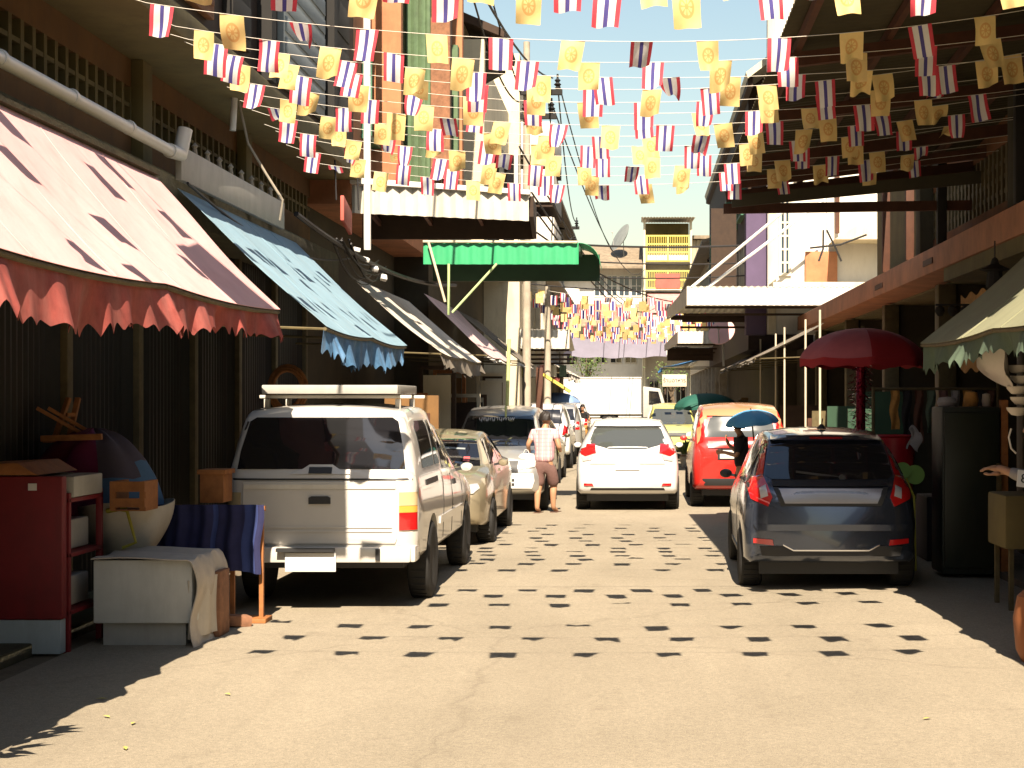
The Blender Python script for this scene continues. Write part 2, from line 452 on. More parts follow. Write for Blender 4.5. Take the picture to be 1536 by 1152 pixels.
for k in range(60):
    yy = 9 + k * .25
    vb.box(-5.04, -4.895, yy - .035, yy + .035, 4.522, 4.878)
vb.box(-5.03, -4.90, 8.9, 24, 4.68, 4.72)
P(vb, 'vent_band', M['olive'], B)
for yy in (11.5, 15.5, 19.6):
    P(MB().box(-4.9, -4.78, yy, yy + .3, 4.025, 5.147), 'pilaster', M['olive'], B, bevel=.01)
P(MB().box(-6.5, -4.12, -45, 24, 5.15, 5.42), 'soffit', M['olive'], B, bevel=.02)
P(MB().box(-11, -4.25, -45, 24, 5.42, 10.5), 'upper_wall', M['darkwood'], B)
for k, (y0, y1, z0, z1, mm) in enumerate([(10.2,11.6,5.6,8.6,'darkwood'),(12.3,13.4,5.6,8.6,'brick'),(14.4,15.8,5.6,8.6,'brick'),(16.4,17.3,5.6,8.6,'black'),(18.6,21.2,7.4,9.6,'olive'),(18.9,21.4,5.6,7.3,'greyblue'),(21.9,23.2,5.6,9.6,'black')]):
    sh = MB().box(-4.246, -4.17, y0, y1, z0, z1)
    for j in range(6):
        zz = z0 + .12 + j * (z1 - z0 - .2) / 6
        sh.box(-4.168, -4.15, y0 + .06, y1 - .06, zz, zz + (z1 - z0) / 9)
    P(sh, 'window_shutter', M[mm], B, bevel=.006)
for yy in (13.9, 17.9, 21.6):
    P(MB().box(-4.247, -4.08, yy, yy + .22, 5.43, 10.4), 'pilaster', M['black'], B)

# ---- the orange and green house
B = building('terraced_house', 'orange house with green corrugated strips and white drain pipes', (-4.3, 28, 0))
P(MB().box(-10, -4.3, 24.05, 33, 4.8, 13.5), 'wall', M['orangewall'], B)
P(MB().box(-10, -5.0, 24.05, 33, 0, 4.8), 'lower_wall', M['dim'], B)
for x0, x1, yy, mm, z1 in ((-4.28,-3.83,26.0,'orangewall',12), (-3.55,-3.38,27.6,'brick',13.2), (-3.37,-3.30,28.4,'darkwood',13), (-3.295,-3.15,28.9,'orangewall',13)):
    P(MB().box(x0 - .5, x1, yy, yy + .25, 4.9, z1), 'fin_wall', M[mm], B, bevel=.01)
for x0, x1, yy in ((-4.3,-3.9,26.9), (-3.95,-3.52,27.3)):
    c = MB(); corr(c, (x0, yy, 4.9), (1,0,0), (0,0,1), x1 - x0, 8, .02, .12, .003)
    P(c, 'corrugated_strip', M['greendull'], B, smooth=True, angle=60)
P(MB().box(-3.34, -3.20, 28.6, 28.9, 5.0, 8.2), 'green_panel', M['greendull'], B)
P(MB().box(-4.3, -3.2, 27.4, 27.58, 5.8, 8.4), 'brick_panel', M['brick'], B)
P(MB().prism([(-4.4, 13.5), (-3.0, 12.9), (-2.96, 13.02), (-4.4, 13.7)], 'Y', 24.1, 33), 'eave', M['roofrust'], B)
window_f(B, 27.4, -4.1, -3.6, 6.1, 7.6, M['framew'], bars=2, rails=2)
for yy in (25.0, 30.0):
    window(B, -4.3, yy, yy + 1.3, 6.0, 7.6, -1, M['frameg'])

# ---- cream house with dark eave
B = building('cream_house', 'narrow cream house with a dark overhanging eave behind the orange one', (-3.6, 38, 0))
P(MB().box(-10, -3.6, 33.05, 45, 5.3, 9.9), 'wall', M['cream'], B)
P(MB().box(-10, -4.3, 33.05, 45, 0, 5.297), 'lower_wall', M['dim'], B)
P(MB().box(-3.98, -3.15, 33.02, 33.3, 5.0, 9.3), 'fin_wall', M['cream'], B, bevel=.01)
P(MB().prism([(-4.6,10.1), (-2.75,9.35), (-2.72,9.5), (-4.6,10.3)], 'Y', 33.06, 36), 'eave', M['darkwood'], B)
P(MB().prism([(-3.5,8.9), (-2.95,9.2), (-2.95,9.26), (-3.5,9.06)], 'Y', 33.4, 36), 'gutter_board', M['black'], B)
for yy in (34.0, 36.4, 38.8, 41.5):
    window(B, -3.6, yy, yy + 1.5, 5.2, 7.0, -1, M['frameg'])
P(MB().box(-3.55, -2.6, 35.6, 37.2, 4.6, 4.75), 'balcony_slab', M['concrete'], B)
rl = MB()
for k in range(9): rl.box(-2.63, -2.6, 35.62 + k * .19, 35.65 + k * .19, 4.75, 5.6)
rl.box(-2.64, -2.59, 35.6, 37.2, 5.6, 5.66)
P(rl, 'balcony_railing', M['framew'], B)
for x0 in (-3.4, -3.05, -2.72):
    P(MB().box(x0, x0 + .09, 35.5, 35.6, 4.75, 7.4), 'post', M['framew'], B)
P(MB().box(-3.5, -2.62, 35.62, 35.7, 4.9, 7.3), 'glazing', M['glassd'], B)

# ---- white panelled house that shows between the flags
B = building('panelled_house', 'house with whitewashed balcony panels stacked in three tiers on the left', (-3.3, 48, 0))
P(MB().box(-10, -3.3, 45.05, 58, 0, 11.6), 'wall', M['cream'], B)
for z in (6.0, 7.35, 8.7):
    P(MB().box(-3.3, -2.35, 45.5, 50, z, z + .12), 'balcony_slab', M['darkwood'], B)
    P(MB().box(-3.29, -2.40, 45.42, 45.5, z + .125, z + 1.05), 'balcony_panel', M['paper'], B, bevel=.01)
    P(MB().box(-2.42, -2.35, 45.52, 50, z + .125, z + 1.05), 'balcony_panel', M['paper'], B, bevel=.01)
for yy in (46.2, 49, 52, 55):
    window(B, -3.3, yy, yy + 1.4, 3.6, 5.2, -1, M['framew'])

def row_house(name, label, X, d0, d1, h, side, wall, floors, frame, base=3.4):
    b = building(name, label, (X, (d0 + d1) / 2, 0))
    xo = X + side * 7
    P(MB().box(min(X, xo), max(X, xo), d0 + .03, d1, base, h), 'wall', wall, b)
    xi = X + side * .9
    P(MB().box(min(xi, xo), max(xi, xo), d0 + .03, d1, 0, base - .003), 'shop_front', M['dim'], b)
    n = max(2, int((d1 - d0) / 3.2)); st = (d1 - d0) / n
    for k in range(n + 1):
        y = min(d0 + .04 + k * st, d1 - .32)
        a, c = X + side * .02, X + side * .32
        P(MB().box(min(a, c), max(a, c), y, y + .28, 0, base - .005), 'pillar', M['concrete'], b)
    fh = (h - base) / floors
    for f in range(floors):
        for k in range(n):
            y = d0 + k * st + st * .2
            window(b, X, y, y + st * .6, base + f * fh + fh * .25, base + f * fh + fh * .8, side, frame)
        a, c = X - side * .55, X + side * .001
        if f: P(MB().box(min(a, c), max(a, c), d0 + .05, d1 - .02, base + f * fh - .1, base + f * fh), 'ledge', M['concrete'], b)
    e0, e1 = X - side * .7, X + side * 3
    P(MB().prism([(e0, h - .25), (e1, h + .7), (e1, h + .85), (e0, h - .12)], 'Y', d0 + .05, d1), 'roof', M['roofrust'], b)
    return b
row_house('row_house', 'pale concrete row house beyond the panelled balconies on the left', -3.5, 58.05, 76, 9.5, -1, M['concrete'], 2, M['framew'])
row_house('row_house', 'white walled row house at the far left end of the street', -3.9, 76.1, 84, 9, -1, M['paper'], 2, M['framew'])

# ---- near right shophouse: open dark shops under an orange ledge
B = building('shophouse', 'open fronted shophouse under a long orange ledge at near right', (4.4, 20, 0))
P(MB().box(4.0, 4.6, -45, 39.8, 3.58, 3.92), 'ledge', M['orangewall'], B, bevel=.02)
P(MB().box(4.6, 9, -45, 39.8, 3.55, 3.75), 'ceiling', M['olive'], B)
P(MB().box(8.2, 8.4, -45, 39.8, 0, 3.54), 'back_wall', M['dim'], B)
P(MB().box(3.75, 8.2, -45, 39.8, 0, .08), 'shop_floor', M['pave'], B)
for yy in (3, 8, 13.4, 18.4, 23.5, 28.6, 33.8, 39.4):
    P(MB().box(4.7, 8.2, yy, yy + .15, .085, 3.54), 'partition', M['dim'], B)
    P(MB().box(4.42, 4.68, yy - .08, yy + .22, .085, 3.545), 'pillar', M['post'], B, bevel=.01)
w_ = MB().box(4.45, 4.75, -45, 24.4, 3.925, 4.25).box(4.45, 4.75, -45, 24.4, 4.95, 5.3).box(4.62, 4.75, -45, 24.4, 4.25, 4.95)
P(MB().box(4.40, 4.75, -45, 24.4, 5.303, 8.5), 'upper_wall', M['shadeolive'], B)  # upper wall coloured dark to stand in for shade
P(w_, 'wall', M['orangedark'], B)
vb = MB()
for k in range(68):
    yy = 8 + k * .24
    vb.box(4.452, 4.615, yy - .045, yy + .045, 4.252, 4.948)
for zz in (4.40, 4.58, 4.76): vb.box(4.47, 4.60, 8, 24.3, zz - .03, zz + .03)
P(vb, 'vent_band', M['post'], B)
P(MB().box(4.45, 4.75, 24.45, 29.6, 3.925, 8.5), 'side_wall', M['olive'], B)
for yy in (12, 18, 24):
    P(MB().box(4.25, 4.449, yy, yy + .35, 3.925, 8.4), 'pilaster', M['shadeolive'], B, bevel=.01)
P(MB().box(4.03, 4.5, 15.2, 21, 3.40, 3.575), 'ledge_board', M['olive'], B)
P(MB().box(3.985, 3.998, 21.6, 22.3, 3.70, 3.78).box(3.985, 3.998, 26, 26.8, 3.68, 3.76), 'bracket', M['rust'], B)

# ---- white and purple house beyond the great canopy
B = building('corner_house', 'bright cream house with a purple pillar and a green patterned window', (5, 42, 0))
P(MB().box(4.75, 12, 40, 48, 3.2, 16), 'wall', M['paper'], B)
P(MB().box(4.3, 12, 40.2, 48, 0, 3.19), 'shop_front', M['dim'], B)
P(MB().box(3.28, 4.74, 40, 40.4, 3.5, 16), 'fin_wall', M['paper'], B)
P(MB().box(2.76, 3.27, 40.3, 40.9, 3.5, 7.1), 'pillar', M['purple'], B)
P(MB().box(3.30, 3.48, 39.93, 39.998, 3.5, 15.8), 'grey_strip', M['cream'], B)
for zz in (7.3, 9.0, 10.7):
    window_f(B, 39.998, 3.92, 4.2, zz, zz + 1.5, M['framew'], bars=2, rails=3)
window_f(B, 39.998, 3.55, 3.86, 4.95, 6.95, M['framew'], 'glassb', 2, 6)
P(MB().box(3.32, 5.9, 38.9, 39.9, 4.55, 4.72), 'balcony_slab', M['cream'], B, bevel=.01)
P(MB().box(4.2, 5.0, 39.84, 39.93, 4.75, 5.55), 'sign_panel', M['orangewall'], B, bevel=.01)
P(MB().prism([(4.8,5.75), (6.6,5.75), (6.6,6.9)], 'Y', 38.8, 40.3), 'stair_underside', M['cream'], B)
P(MB().box(4.95, 5.05, 39.8, 39.9, 6.0, 8.0), 'rail_post', M['rust'], B)
# dark timber row house behind it
B = building('timber_house', 'dark brown timber house with slanting eaves beyond the purple pillar', (3.0, 55, 0))
P(MB().box(3.0, 9, 43, 66, 3.2, 10.6), 'wall', M['darkwood'], B)
P(MB().box(3.8, 9, 43, 66, 0, 3.19), 'shop_front', M['dim'], B)
P(MB().prism([(2.85,10.1), (5.4,12), (5.4,12.2), (2.8,10.25)], 'Y', 41.0, 66), 'roof', M['cream'], B)
P(MB().prism([(2.86,9.95), (2.99,9.9), (2.99,10.2), (2.86,10.1)], 'Y', 41.2, 66), 'fascia', M['darkwood'], B)
for k in range(6):
    y = 44 + k * 3.6
    window(B, 3.0, y, y + 2, 4.4, 6.2, 1, M['framew'])
    window(B, 3.0, y, y + 2, 7.0, 8.4, 1, M['frameg'])
for x, mm in ((2.2,'darkwood'), (2.45,'dim')):
    P(MB().box(x, x + .22, 43.2, 43.5, 4.3, 7.0), 'post', M[mm], B)
P(MB().box(2.0, 2.68, 43.0, 43.18, 4.2, 7.0), 'end_panel', M['darkwood'], B)
row_house('row_house', 'beige row house beyond the timber house on the right', 3.4, 66.1, 101, 8.6, 1, M['beige'], 2, M['framew'])

# ---- houses that close the street at the junction
B = building('narrow_house', 'narrow house with yellow balcony railings closing the street', (2.3, 120, 0))
x0, x1 = .50, 4.1
P(MB().box(x0, x1, 120, 128, 0, 13.4), 'wall', M['paper'], B)  # wall whitened to imitate far glare
P(MB().box(x0, x0 + .15, 118.4, 119.99, 0, 15.2).box(x1 - .15, x1, 118.4, 119.99, 0, 15.2), 'side_wall', M['cream'], B)
P(MB().box(x0 + .16, x1 - .16, 121, 128, 13.4, 15.2), 'attic_wall', M['olive'], B)
c = MB(); corr(c, (x0 - .15, 117.6, 15.3), (1,0,0), (0,1,.06), 4.0, 8, .03, .22, .004)
P(c, 'roof', M['offwhite'], B, smooth=True, angle=60)
for z in (12.0, 9.85, 8.0):
    P(MB().box(x0 + .16, x1 - .16, 118.4, 119.99, z, z + .15), 'balcony_slab', M['cream'], B)
for z, hh, n in ((12.15, 1.85, 3), (10.1, 1.3, 2)):
    r_ = MB()
    for k in range(n + 1): r_.box(x0 + .16, x1 - .16, 118.30, 118.36, z + hh * k / n - .05, z + hh * k / n + .05)
    for xx in (x0 + .16, (x0 + x1) / 2 - .06, x1 - .28): r_.box(xx, xx + .12, 118.29, 118.37, z, z + hh)
    for k in range(24): r_.box(x0 + .3 + k * .13, x0 + .33 + k * .13, 118.31, 118.35, z, z + hh)
    P(r_, 'balcony_railing', M['yellow'], B)
P(MB().box(x0 + .9, x1 - .9, 118.2, 118.27, 10.1, 11.2), 'hanging_cloth', M['redpanel'], B)
P(MB().box(x0 + .3, x1 - .3, 118.38, 118.5, 8.3, 9.7), 'curtain', M['pinkpanel'], B)
P(MB().box(x0 + .16, x1 - .16, 118.41, 118.49, 5.8, 7.98), 'front_panel', M['paper'], B)
P(MB().prism([(115.8, 5.1), (120, 5.75), (120, 5.85), (115.8, 5.2)], 'X', x0 - .3, x1 + .3), 'porch_roof', M['offwhite'], B)
for k in range(3): window_f(B, 119.99, x0 + .4 + k * 1.0, x0 + 1.2 + k * 1.0, 1.2, 3.4, M['framew'])
B = building('low_house', 'low house with brown roof and white framed windows left of the yellow balconies', (-2, 119, 0))
P(MB().box(-8, .45, 120, 128, 0, 12.0), 'wall', M['paper'], B)  # far glare is put into this white wall colour
P(MB().prism([(118.5, 11.6), (124, 13.6), (124, 13.75), (118.5, 11.75)], 'X', -4.2, .48), 'roof', M['roofrust'], B)
P(MB().box(-8, -3.6, 119.3, 119.99, 11.0, 12.6), 'roof_board', M['darkwood'], B)
for k in range(4): window_f(B, 119.99, -3.2 + k * .92, -2.35 + k * .92, 9.6, 11.2, M['paper'], 'glassb', 2, 2)
P(MB().prism([(116.5, 7.2), (120, 8.9), (120, 9.05), (116.5, 7.3)], 'X', -6.4, .47), 'lower_roof', M['roofrust'], B)
for k in range(6): window_f(B, 119.99, -6.4 + k * 1.1, -5.5 + k * 1.1, 4.6, 6.8, M['framew'])
P(MB().box(-8, -5.6, 118.8, 119.98, 7.6, 11.0), 'white_panel', M['paper'], B)
B = building('sheet_house', 'house clad in beige corrugated sheet right of the yellow balconies', (7, 124, 0))
c = MB(); corr(c, (4.15, 119.5, 0), (1,0,0), (0,0,1), 6, 13.8, .04, .3, .004)
P(c, 'cladding', M['beige'], B, smooth=True, angle=60)
P(MB().box(4.16, 16, 120, 128, 0, 13.7), 'wall', M['beige'], B)
P(MB().box(4.15, 16, 119.0, 128, 13.85, 14.1), 'roof', M['roofrust'], B)
window_f(B, 119.4, 5.0, 6.2, 8, 10, M['framew'])
for nm, xx, ww, hh, mm, lb in (('street_house', -24, 15.9, 9, 'cream', 'cream house on the cross street far left'), ('street_house', 16.1, 22, 10, 'concrete', 'grey house on the cross street far right')):
    B = building(nm, lb, (xx + ww / 2, 123, 0))
    P(MB().box(xx, xx + ww, 119.6, 129, 0, hh), 'wall', M[mm], B)
    for k in range(5): window_f(B, 119.6, xx + 1 + k * ww / 5.3, xx + 2.6 + k * ww / 5.3, 5, 7, M['framew'])
    P(MB().prism([(118.8, hh - .2), (124, hh + 1.8), (129, hh), (124, hh + 1.6)], 'X', xx, xx + ww), 'roof', M['roofrust'], B)

# ---- gutter pipe, hood, pipes, ladder-like things on the left front
g = empty('gutter_pipe', (-4.45, 12, 4.2), 0, 'long white gutter pipe with an elbow above the pink awning', 'pipe')
P(MB().tube([(-4.38, 2, 4.22), (-4.38, 8, 4.2), (-4.38, 15.0, 4.19)], .055, 14), 'pipe', M['pvc'], g, smooth=True)
P(MB().tube([(-4.38, 15.0, 4.19), (-4.37, 15.3, 4.2), (-4.33, 15.35, 4.45)], [.07,.075,.07], 14), 'elbow', M['pvc'], g, smooth=True)
for yy in (9.6, 11.0, 12.4, 13.8):
    P(MB().lathe([(.062,-.03),(.066,0),(.062,.03)], (-4.38, yy, 4.2), 14, (R(90),0,0)), 'collar', M['pvc'], g, smooth=True)
h = empty('metal_hood', (-4.4, 17, 4), 0, 'grey sheet metal hood on the ledge over the blue awning', 'hood')
P(MB().box(-4.44, -4.38, 15.4, 19.9, 3.97, 4.30), 'panel', M['greymetal'], h, bevel=.008)
for k in range(10): P(MB().lathe([(.03, 0), (.02, .06), (.035, .08), (.0, .12)], (-4.41, 15.5 + k * .47, 4.302), 8), 'knob', M['concrete'], h, smooth=True)
t = MB().tube([at(353,80,17.5), at(352,140,17.5), at(349,196,17.5)], .035, 12)
o = P(t, 'drain_pipe', M['pvc'], None, smooth=True); tag(o, 'short white drain pipe hanging from the olive soffit', 'pipe')
t = MB().tube([at(357,-60,17.6), at(358,150,17.7), at(372,215,17.7), at(400,262,17.8), at(424,300,17.9), at(420,330,18)], .014, 8)
o = P(t, 'hose', M['concrete'], None, smooth=True); tag(o, 'pale hose drooping from the soffit to the grey hood', 'hose')
t = MB().tube([(-4.06,24.0,14), (-4.05,24.0,9), (-4.04,24.0,4.1)], .055, 14)
o = P(t, 'tall_pipe', M['pvc'], None, smooth=True); tag(o, 'tall white pipe running up in front of the orange wall', 'pipe')
t = MB().tube([(-3.6,29.6,13), (-3.6,29.6,5.2)], .085, 14)
o = P(t, 'rain_pipe', M['greymetal'], None, smooth=True); tag(o, 'grey rain pipe between orange wall and cream house', 'pipe')
s_ = empty('hanging_sign', (-4.2, 22.4, 4.5), 0, 'dark red sign board under the end of the olive soffit', 'sign')
P(MB().obox((-4.1, 22.6, 4.45), (.05, 1.9, .34), (0, 0, .12)), 'board', M['redpanel'], s_, bevel=.01)
for q in ((-4.15, 22.0), (-4.05, 23.2)): P(MB().tube([(q[0],q[1],5.15), (q[0] + .02,q[1],4.6)], .012), 'hanger', M['wire'], s_)
# ------------------------------------------------------------------ cloth awnings
def awning(label, side, xb, zb, xf, zf, d0, d1, cloth, val, vh=.24, sag=.05, seed=1, points=.16, skew=0.0, name='awning', bars=True, val_end=False, zf1=None, xf1=None):
    """sloping cloth from the wall (xb, zb) down to the street edge (xf, zf) between d0 and d1"""
    r = random.Random(seed)
    root = empty(name, ((xb), (d0 + d1) / 2, zb), 0, label, 'awning')
    ph = [r.uniform(0, 6.28) for _ in range(6)]
    zf1 = zf if zf1 is None else zf1; xf1 = xf if xf1 is None else xf1
    L = d1 - d0
    def edge(u):
        nb = max(1, round(L / 2.6))
        s = abs(math.sin(u * math.pi * nb)) ** .8
        return Vector((xf + (xf1 - xf) * u, d0 + L * u, zf + (zf1 - zf) * u - .035 * s))
    seam = r.uniform(.8, 1.2)
    def surf(u, v):
        b = Vector((xb, d0 + L * u + skew, zb)); e = edge(u)
        p = b.lerp(e, v)
        s = math.sin(math.pi * v)
        p.z -= sag * s * (0.7 + .3 * math.sin(u * 9 + ph[0])) + .012 * math.sin(u * L * 5 + ph[1] + v * 4) * s + .008 * math.sin(u * L * 13 + ph[2] - v * 7) * s
        return p
    MB_ = MB().grid(surf, max(12, int(L * 6)), 12, .004)
    P(MB_, 'canvas', cloth, root, smooth=True, angle=60)
    for k in range(1, int(L / 1.25)):
        q = k * 1.25 / L
        P(MB().tube([surf(q, t / 12) + Vector((0, 0, .004)) for t in range(13)], .006, 4), 'seam', cloth, root, smooth=True)
    sgn = -side
    def vs(u, v):
        e = edge(u)
        uu = u + .02 * math.sin(u * L * 3.1 + ph[2]) / L
        tri = (abs(((uu * L / points) % 1) - .5) * 2) ** 1.4
        hh = vh * (1 + .24 * math.sin(u * L * .9 + ph[3]) + .10 * math.sin(u * L * 2.7 + ph[1])) + vh * .24 * tri * (1 + .5 * math.sin(u * L * 4.3))
        wv = math.sin(u * L * 7 + ph[4]) * .035 + math.sin(u * L * 17 + ph[5]) * .016 + math.sin(u * L * 2.3) * .03
        return e + Vector((sgn * (-.03 + (wv + .02) * v * 1.3), .02 * math.sin(u * L * 11) * v, -hh * v - .01))
    P(MB().grid(vs, max(24, int(L / points * 8)), 5, .002), 'valance', val, root, smooth=True, angle=60)
    if bars:
        fb = MB().tube([edge(u / 12) + Vector((-sgn * .02, 0, -.02)) for u in range(13)], .018, 8)
        P(fb, 'front_bar', M['post'], root, smooth=True)
        n = max(2, round(L / 2.6) + 1)
        for k in range(n):
            u = min(.995, max(.005, k / (n - 1)))
            e = edge(u)
            P(MB().tube([e + Vector((0, 0, -.02)), Vector((xb, e.y, zf + .03))], .014, 6), 'arm', M['post'], root, smooth=True)
    return root

awning('large pink awning with a ragged red valance at near left', -1, -4.04, 3.72, -3.2, 2.61, 4.5, 13.46, M['pink'], M['redcloth'], vh=.23, sag=.07, seed=3, xf1=-3.0)
o = MB().box(-4.449, -4.0, -2, 13.44, 3.735, 3.77).build('sun_block_board', M['moss'], None); tag(o, 'board added to stop sun leaking between the pink awning and the mossy ledge', 'board')  # added to block sun that leaks behind the awning
awning('pale blue awning with a blue scalloped valance above the white pickup', -1, -4.45, 3.9, -3.0, 2.56, 15.5, 20.9, M['bluecanvas'], M['bluecloth'], vh=.24, seed=5, points=.14)
awning('white canvas awning with a dirty hanging hem beyond the blue awning', -1, -4.4, 3.75, -3.0, 2.58, 24.6, 30.9, M['whitecanvas'], M['greycanvas'], vh=.2, seed=8, points=.3)
awning('rosy white awning with pink stains next after the white canvas', -1, -4.2, 3.95, -2.95, 2.75, 31.6, 37.5, M['pinkwhite'], M['whitecanvas'], vh=.05, seed=9, points=.3)
awning('plain grey cloth awning beyond the rosy white one', -1, -4.3, 4.0, -2.8, 2.8, 38.2, 43.5, M['greycanvas'], M['whitecanvas'], vh=.08, seed=10, points=.5)
awning('small faded red awning over the pavement far along the left side', -1, -4.2, 3.6, -2.9, 2.75, 52, 60, M['pinkpanel'], M['redcloth'], vh=.15, seed=11)
awning('pale canvas awning near the far end of the left side', -1, -4.2, 3.9, -2.6, 2.9, 61, 74, M['whitecanvas'], M['whitecanvas'], vh=.2, seed=12)
awning('grey green awning with pointed teal valance at near right', 1, 4.05, 3.6, 2.88, 2.45, 7.0, 14.9, M['greencanvas'], M['greenteal'], vh=.20, seed=14, points=.13, xf1=2.64, zf1=2.38)
awning('dull brown awning over the dark shops behind the red parasol', 1, 4.0, 3.5, 2.5, 2.75, 34, 48, M['greycanvas'], M['greycanvas'], vh=.06, seed=16, points=.4)
awning('small bright blue awning far along the right side', 1, 3.1, 3.7, 1.0, 3.2, 66, 71, M['bluetarp'], M['bluetarp'], vh=.12, seed=17, bars=True)
# a clear plastic bag-like cover hanging from the right awning
t = MB().grid(lambda u, v: (2.86 + .10 * math.sin(u * 6) * v + .05 * v, 12.6 + u * .75 + .05 * math.sin(v * 9), 2.47 - v * (.42 + .10 * math.sin(u * 5))), 20, 10, .002)
o = P(t, 'hanging_cloth', M['whitecanvas'], None, smooth=True); tag(o, 'pale rumpled cloth hung over the edge of the grey green awning', 'cloth')

# ------------------------------------------------------------------ sheet metal canopies
# the great canopy at right
c_ = empty('street_canopy', (4.0, 17, 5.6), 0, 'huge dark corrugated canopy on rust red posts covering the right of the street', 'canopy')
def cp(x, y, dz=0.0):
    """a point of the great canopy: x metres in from its street edge; the roof falls toward its far end"""
    t = (y - 10.4) / 11.0
    return Vector((1.5 - .345 * t + x, y, 5.58 - .86 * t + .125 * x + dz))
ms = MB()
nu = int(11 / .115 * 4)
ms.grid(lambda u, v: cp(3.4 * v - .02, 10.4 + 11 * u, .022 * math.sin(u * 11 / .115 * 6.283)), nu, 1, .002)
P(ms, 'roof_sheet', M['underroof'], c_, smooth=True, angle=60)
for x in (.15, 1.0, 1.9, 2.7):
    P(MB().bar(cp(x, 10.5, -.09), cp(x, 21.3, -.09), .06, .09), 'purlin', M['rust'], c_)
for y in (10.6, 12.8, 15.0, 17.1, 19.2, 20.4, 21.2):
    P(MB().bar(cp(.02, y, -.2), cp(3.3, y, -.2), .09, .13), 'rafter', M['rust'], c_)
P(MB().bar(cp(.0, 21.32, -.33), cp(3.35, 21.32, -.70), .07, .13), 'end_beam', M['rust'], c_)
P(MB().bar(cp(.05, 20.7, -.36), cp(3.3, 20.7, -.45), .03, .16), 'end_board', M['underroof'], c_)
for y in (21.25, 16.9, 12.0):
    P(MB().box(4.05 - .06, 4.05 + .06, y - .06, y + .06, 3.925, cp(2.7, y).z - .05), 'post', M['black'], c_, bevel=.006)
f_ = empty('steel_frame', (4.05, 25, 3.92), 0, 'two rust red steel posts with a rail on the orange ledge beyond the great canopy', 'frame')
for y in (26.0, 23.75): P(MB().box(3.99, 4.11, y - .06, y + .06, 3.925, 5.5), 'post', M['rust'], f_, bevel=.006)
P(MB().bar((4.05, 23.5, 5.48), (4.05, 26.2, 5.48), .07), 'rail', M['rust'], f_)
# white corrugated canopy at left
c_ = empty('sheet_canopy', (-4, 25, 4.8), 0, 'white corrugated canopy hung across from the orange house at left', 'canopy')
ms = MB(); corr(ms, (-4.28, 24.05, 4.66), (1,0,-.045), (0,0,1), 2.66, .42, .03, .19, .003)
P(ms, 'fascia', M['offwhite'], c_, smooth=True, angle=60)
P(MB().prism([(-4.3, 5.1), (-1.6, 4.93), (-1.6, 5.0), (-4.3, 5.19)], 'Y', 23.98, 24.16), 'front_beam', M['white'], c_, bevel=.01)
ms = MB(); corr(ms, (-4.28, 24.17, 5.07), (1,0,-.063), (0,1,-.02), 2.7, .8, .02, .14, .003)
P(ms, 'roof_sheet', M['underroof'], c_, smooth=True, angle=60)
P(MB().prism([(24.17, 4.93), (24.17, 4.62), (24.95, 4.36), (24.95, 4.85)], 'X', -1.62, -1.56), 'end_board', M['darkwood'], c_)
P(MB().box(-4.28, -1.6, 24.96, 25.02, 4.36, 4.9), 'underside_beam', M['darkwood'], c_)  # dark board stands in for the canopy's shaded underside
for x in (-4.0, -3.2, -2.4):
    P(MB().bar((x, 24.2, 4.66), (x, 24.94, 4.6), .05, .08), 'rafter', M['rust'], c_)
# green canopy
M['palegreen'] = mat('pale_green_tube', (.45,.58,.26), .6, var=.1)
c_ = empty('sheet_canopy', (-3, 28, 4.3), 0, 'bright green corrugated canopy with a rounded end above the left awnings', 'canopy')
ms = MB(); corr(ms, (-3.6, 27.0, 4.14), (1,0,0), (0,0,1), 2.62, .36, .016, .2, .003)
P(ms, 'fascia', M['greencorr'], c_, smooth=True, angle=60)
ms = MB()
def gb(u, v):
    a = v * math.pi / 2
    return Vector((-.98 + .36 * math.sin(a), 27.0 + u * 1.3, 4.14 + .36 * math.cos(a) - .0))
ms.grid(gb, 16, 8, .006)
P(ms, 'rounded_end', M['greencorr'], c_, smooth=True, angle=60)
ms = MB().box(-3.6, -.985, 27.03, 28.3, 4.46, 4.5)
P(ms, 'roof_sheet', M['greendark'], c_)
P(MB().box(-3.6, -.65, 28.25, 28.3, 3.95, 4.42), 'underside_board', M['greendark'], c_)  # dark board in place of the shade under the green canopy
for x in (-3.3, -2.5, -1.7, -1.0):
    P(MB().box(x, x + .05, 27.05, 28.24, 4.36, 4.45), 'rafter', M['greendark'], c_)
P(MB().tube([(-3.6, 26.96, 4.52), (-1.0, 26.96, 4.51)], .022), 'top_trim', M['cream'], c_)
for a, b in (((-3.16,26.9,4.14),(-3.16,26.9,3.28)), ((-2.35,26.9,4.14),(-3.1,26.9,3.32)), ((-3.5,26.9,4.5),(-3.22,26.9,3.5))):
    P(MB().tube([a, b], .022), 'brace', M['palegreen'] if a[0] > -3.2 else M['cream'], c_)
